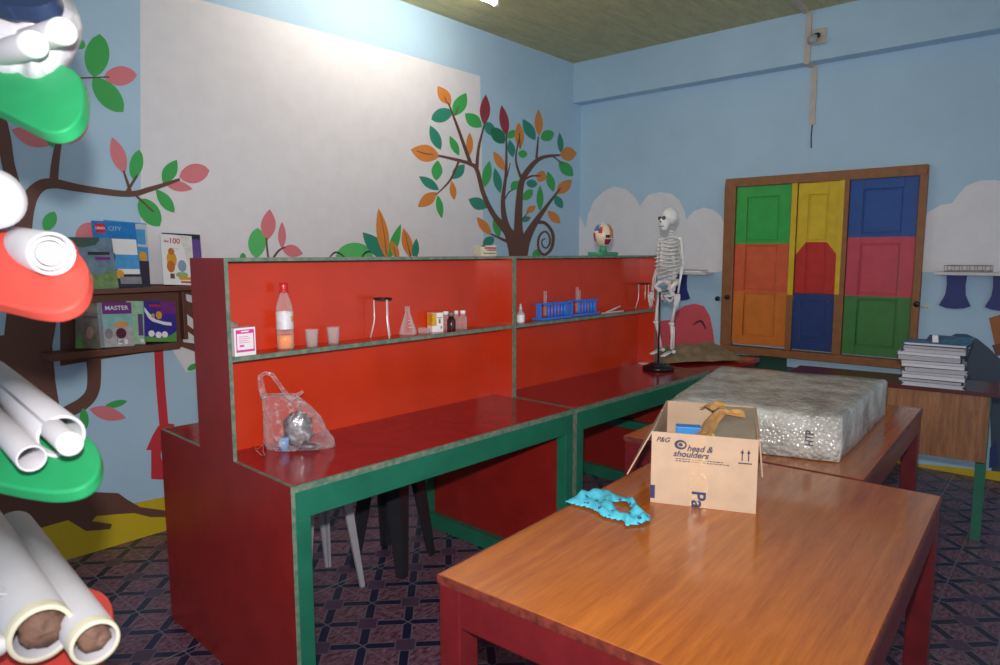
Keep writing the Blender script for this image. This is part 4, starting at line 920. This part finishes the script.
book('worn green and brown picture book at the left of the lower shelf',(80,305),(98,303.5),(104,349),(73,352),-.1,.16,.008,bz2,cm('worn','7a7468',col2='5a5a50'),[([(0,0),(.3,0),(.2,.3),(0,.25)],gr2),(el(.55,.35,.15,.14),cm('pinkfur','b0907c')),(rc(.3,.66,1,.72),cm('band','5c5050')),(rc(.2,.8,.9,.92),cm('bandb','8a7a6a'))])
book('purple and white picture book on the lower shelf with a large white title',(97,305.5),(131,301),(134,345),(102,348),-.115,.18,.008,bz2,cm('silvery','b9b8bc',var=.15),[(rc(.12,.74,1,1),pur),(rc(.12,.44,1,.74),cm('aqua','8ac4c0')),(el(.65,.5,.22,.08),flesh),(el(.62,.3,.16,.12),cm('maroonfur','5a2038')),(rc(.5,.05,.62,.16),wht),(rc(.7,.05,.8,.16),wht),(el(.25,.3,.12,.12),cm('graycat','8a8890')),(rc(.0,.0,.1,1),cm('spinegrey','8a96a0'))],
 [('MASTER',.55,.87,.135,wht),('1st',.55,.12,.1,ink)])
book('pale mint picture book half covered on the lower shelf, beside the violet one',(126,301.5),(144,302),(145,344),(129,345.5),-.09,.15,.006,bz2,mint,[(rc(.62,.2,.9,.7),cm('purplestripe','6a4a8a')),(rc(.7,.04,1,.12),wht)])
book('violet blue picture book with a yellow star burst at the right of the lower shelf',(144.5,302),(175,304),(177,342),(145,344),-.115,.18,.006,bz2,vio,[(rc(.5,.7,1,1),pur),([(0,.0),(1,.0),(1,.26),(.8,.16),(.4,.1),(0,.14)],gr2),([(0,.75),(.12,.58),(.3,.46),(.6,.42),(.85,.4),(.85,.48),(.6,.5),(.35,.55),(.15,.7),(0,.85)],wht),(el(.45,.66,.1,.1),gold),(el(.26,.64,.06,.06),flesh),([(.1,.3),(.25,.5),(.6,.42),(.7,.3)],cm('deepblue','22308a')),(el(.2,.2,.1,.08),wht),(el(.42,.17,.1,.08),wht),(el(.62,.18,.1,.08),wht),(rc(.15,.86,.5,.92),dred)])
# ---------------------------------------------------------------- chart rack close to the camera
RD=1.0
roll_d=ray(-225,190).normalized()
rk=thing('chart_rack','tall display rack with rounded green and red arms holding rolled charts, at the left edge','rack',(at(-175,255,1.12).x,at(-175,255,1.12).y,0))
ro=rk.location.copy()
post=MB(); post.lathe([(.001,0),(.2,0),(.2,.02),(.03,.03),(.028,2.15),(.001,2.16)],24); post.build('post',mat('rack_post','6a4632',.5,.1),rk)
PG=mat('rack_green','229a5e',.55,.08,10); PR=mat('rack_red','dc4e42',.55,.08,10); PN=mat('rack_navy','2a3a5c',.5,.1,10)
def arm(pts,touch,tilt,m,th=.022):
    "a rounded board, tilted down towards the viewer, through the point under the roll ends"
    n=(V((-FW.x,-FW.y,0)).normalized()*math.sin(tilt)+V((0,0,1))*math.cos(tilt)).normalized()
    q2=[]; m_=len(pts)
    for i in range(m_):
        a_,b_,c_,d_=[V(pts[(i+k)%m_]) for k in(-1,0,1,2)]
        for k in range(4):
            t_=k/4; q2.append(.5*((2*b_)+(c_-a_)*t_+(2*a_-5*b_+4*c_-d_)*t_*t_+(3*b_-a_-3*c_+d_)*t_**3))
    p0=at(*touch); P=[hitp(q.x,q.y,p0,n) for q in q2]
    b=MB(); b.prism([q-ro for q in P],-n*th); return b.build('arm_board',m,rk,bevel=.004)
arm([(-60,52),(40,60),(66,66),(78,74),(83,86),(83,105),(78,119),(68,128),(56,132),(44,131),(30,125),(0,110),(-60,84),(-185,40),(-185,30)],(40,90,RD+.02),A(48),PG)
arm([(-60,225),(60,236),(74,248),(84,260),(88,274),(86,290),(79,301),(68,308),(52,312),(30,310),(0,303),(-60,290),(-185,262),(-185,215)],(50,279,RD+.01),A(38),PR)
arm([(-60,405),(60,424),(82,432),(94,442),(100,455),(99,470),(91,481),(76,489),(52,492),(25,489),(0,484),(-60,470),(-185,430),(-185,390)],(63,462,RD+.01),A(22),PG)
arm([(-60,575),(60,580),(92,588),(105,594),(112,606),(112,625),(106,645),(90,664),(60,684),(0,695),(-60,690),(-185,640),(-185,570)],(70,668,RD+.02),A(12),PR)
arm([(-60,-40),(30,-30),(52,-16),(56,-6),(50,3),(34,7),(10,6),(0,5),(-60,-9),(-185,-33),(-185,-60)],(30,5,RD-.02),A(50),PN)
CHART=mat('chart_paper','cbc8cd',.6,.04,12)
BRN=mat('brown_core_paper','8f6a58',.75,.25,40,.4,60)
def roll(label,u,v,rp,dep,kind,ln=.5,d=None,name='paper_roll'):
    "one rolled chart: open spiral end facing the camera, running away into the rack"
    d=d or roll_d; p=at(u,v,dep); r=rp*dep/FPX
    t=thing(name,label,'paper roll',p,0,'rolled paper charts on the rack')
    q=V((0,0,1)).rotation_difference(d); t.rotation_mode='QUATERNION'; t.rotation_quaternion=q
    b=MB(); wl=r*.16 if kind!='thick' else r*.62
    b.lathe([(r-wl,.004),(r-wl*.5,-.001),(r,.003),(r*1.0,ln),(r-wl,ln),(r-wl,.004)],28); b.build('outer_sheet',CHART,t)
    if kind in('core','cream'):
        b=MB(); b.lathe([(r-wl,.0),(r-wl*.2,-.002),(r*1.002,.004),(r*1.002,.02)],28); b.build('cream_edge',CREAM,t)
        b=MB(); lump(b,(r*.1,0,.02),r*.7,(.95,.95,.7),rp,18,10,.35,3); b.build('brown_core',BRN,t)
    if kind=='plain':
        b=MB(); b.lathe([(.001,.004),(r*.5,.002),(r*.56,.006),(r*.56,ln*.9)],24); b.lathe([(r*.62,.012),(r*.74,.01),(r*.78,.014),(r*.78,.1)],24); b.build('inner_roll',CHART,t)
    if kind=='cap':
        b=MB(); b.lathe([(.001,-.004),(r*.9,-.003),(r*1.04,.002),(r*1.04,.012)],24); b.build('end_cap',WHITE,t)
    return t
roll('white paper roll lying on the upper red arm of the rack',52,254,22,RD,'plain')
roll('large hollow white paper roll on the lower green arm of the rack',62,437,22,RD+.02,'hollow')
roll('slim white roll poking out of the large hollow roll on the lower green arm',71,445,11.5,RD-.05,'cap',.45)
roll('thin white paper roll on the lower green arm, left of the large hollow roll',32,459,13.5,RD-.06,'hollow')
roll('fat cream edged roll with brown core at the bottom of the rack',42,634,29.5,RD-.02,'cream')
roll('cream edged roll with brown core at the bottom right of the rack',95.5,643,23,RD-.01,'core')
roll('grey white roll at the lower left corner of the rack',0,612,19,RD+.01,'plain')
roll('thin white roll at the very bottom left corner',-2,648,9,RD-.05,'cap',.3)
d8=ray(-500,190).normalized()
roll('white capped roll in the plastic bundle on the top green arm, left of the pair',35,44,13,RD-.03,'cap',.4,d8)
roll('white capped roll in the plastic bundle on the top green arm, right of the pair',64,31,13,RD-.02,'cap',.4,d8)
roll('thick walled white roll with a narrow dark hole above the upper red arm',-6,198,30,RD+.02,'thick',.4,ray(-420,330).normalized())
# wrapped bundle
t=thing('wrapped_bundle','bulky bundle of paper wrapped in white plastic on the top green arm','bundle',at(30,45,RD+.1))
bo=t.location.copy(); oc=(28,42)
out=[(-60,60),(-20,74),(2,82),(20,87),(36,88),(50,84),(60,77),(69,66),(76,54),(82,40),(83,28),(80,16),(74,4),(64,-6),(40,-14),(0,-16),(-60,-14),(-90,20)]
OUT=[]
for i in range(len(out)):
    a,c=V(out[i]),V(out[(i+1)%len(out)])
    for k in range(3): OUT.append(a.lerp(c,k/3))
b=MB(); rings=[]
for f,dd in((.05,.0),(.4,-.005),(.75,.01),(.95,.04),(1.0,.09),(.97,.18),(.8,.28),(.4,.34),(.05,.35)):
    ring=[]
    for p_ in OUT:
        q=V(oc)+(p_-V(oc))*f; nz=noise.noise(V((q.x*.05,q.y*.05,dd*9)))*.018+noise.noise(V((q.x*.11,q.y*.11,dd*16+4)))*.012
        w=at(q.x,q.y,RD+.03+max(dd,0)*0); ring.append(at(q.x,q.y,RD+.03+dd+nz*(1 if f<1 else .2))-bo)
    rings.append(ring)
b.loft(rings,0,True); b.build('plastic_wrap',mat('white_plastic_wrap','d2cfd6',.35,.08,14,.5,22),t)
# ---------------------------------------------------------------- light
fl=bpy.data.lights.new('camera_flash','SPOT'); fl.energy=200; fl.spot_size=math.radians(108); fl.spot_blend=1.; fl.shadow_soft_size=.02; fl.color=(1,.97,.95)
fo=bpy.data.objects.new('camera_flash',fl); COL.objects.link(fo); fo.matrix_world=Matrix.Translation(UP*.13+RT*-.01)@camo.matrix_world
w=bpy.data.worlds.new('world'); SC.world=w; w.use_nodes=True; bg=w.node_tree.nodes['Background']; bg.inputs[0].default_value=(.72,.84,1,1); bg.inputs[1].default_value=.64
SC.view_settings.view_transform='Standard'; SC.view_settings.look='None'; SC.view_settings.gamma=1; SC.view_settings.exposure=.16; SC.view_settings.use_curve_mapping=False
SC.cycles.use_denoising=True; SC.cycles.max_bounces=6; SC.cycles.transparent_max_bounces=12
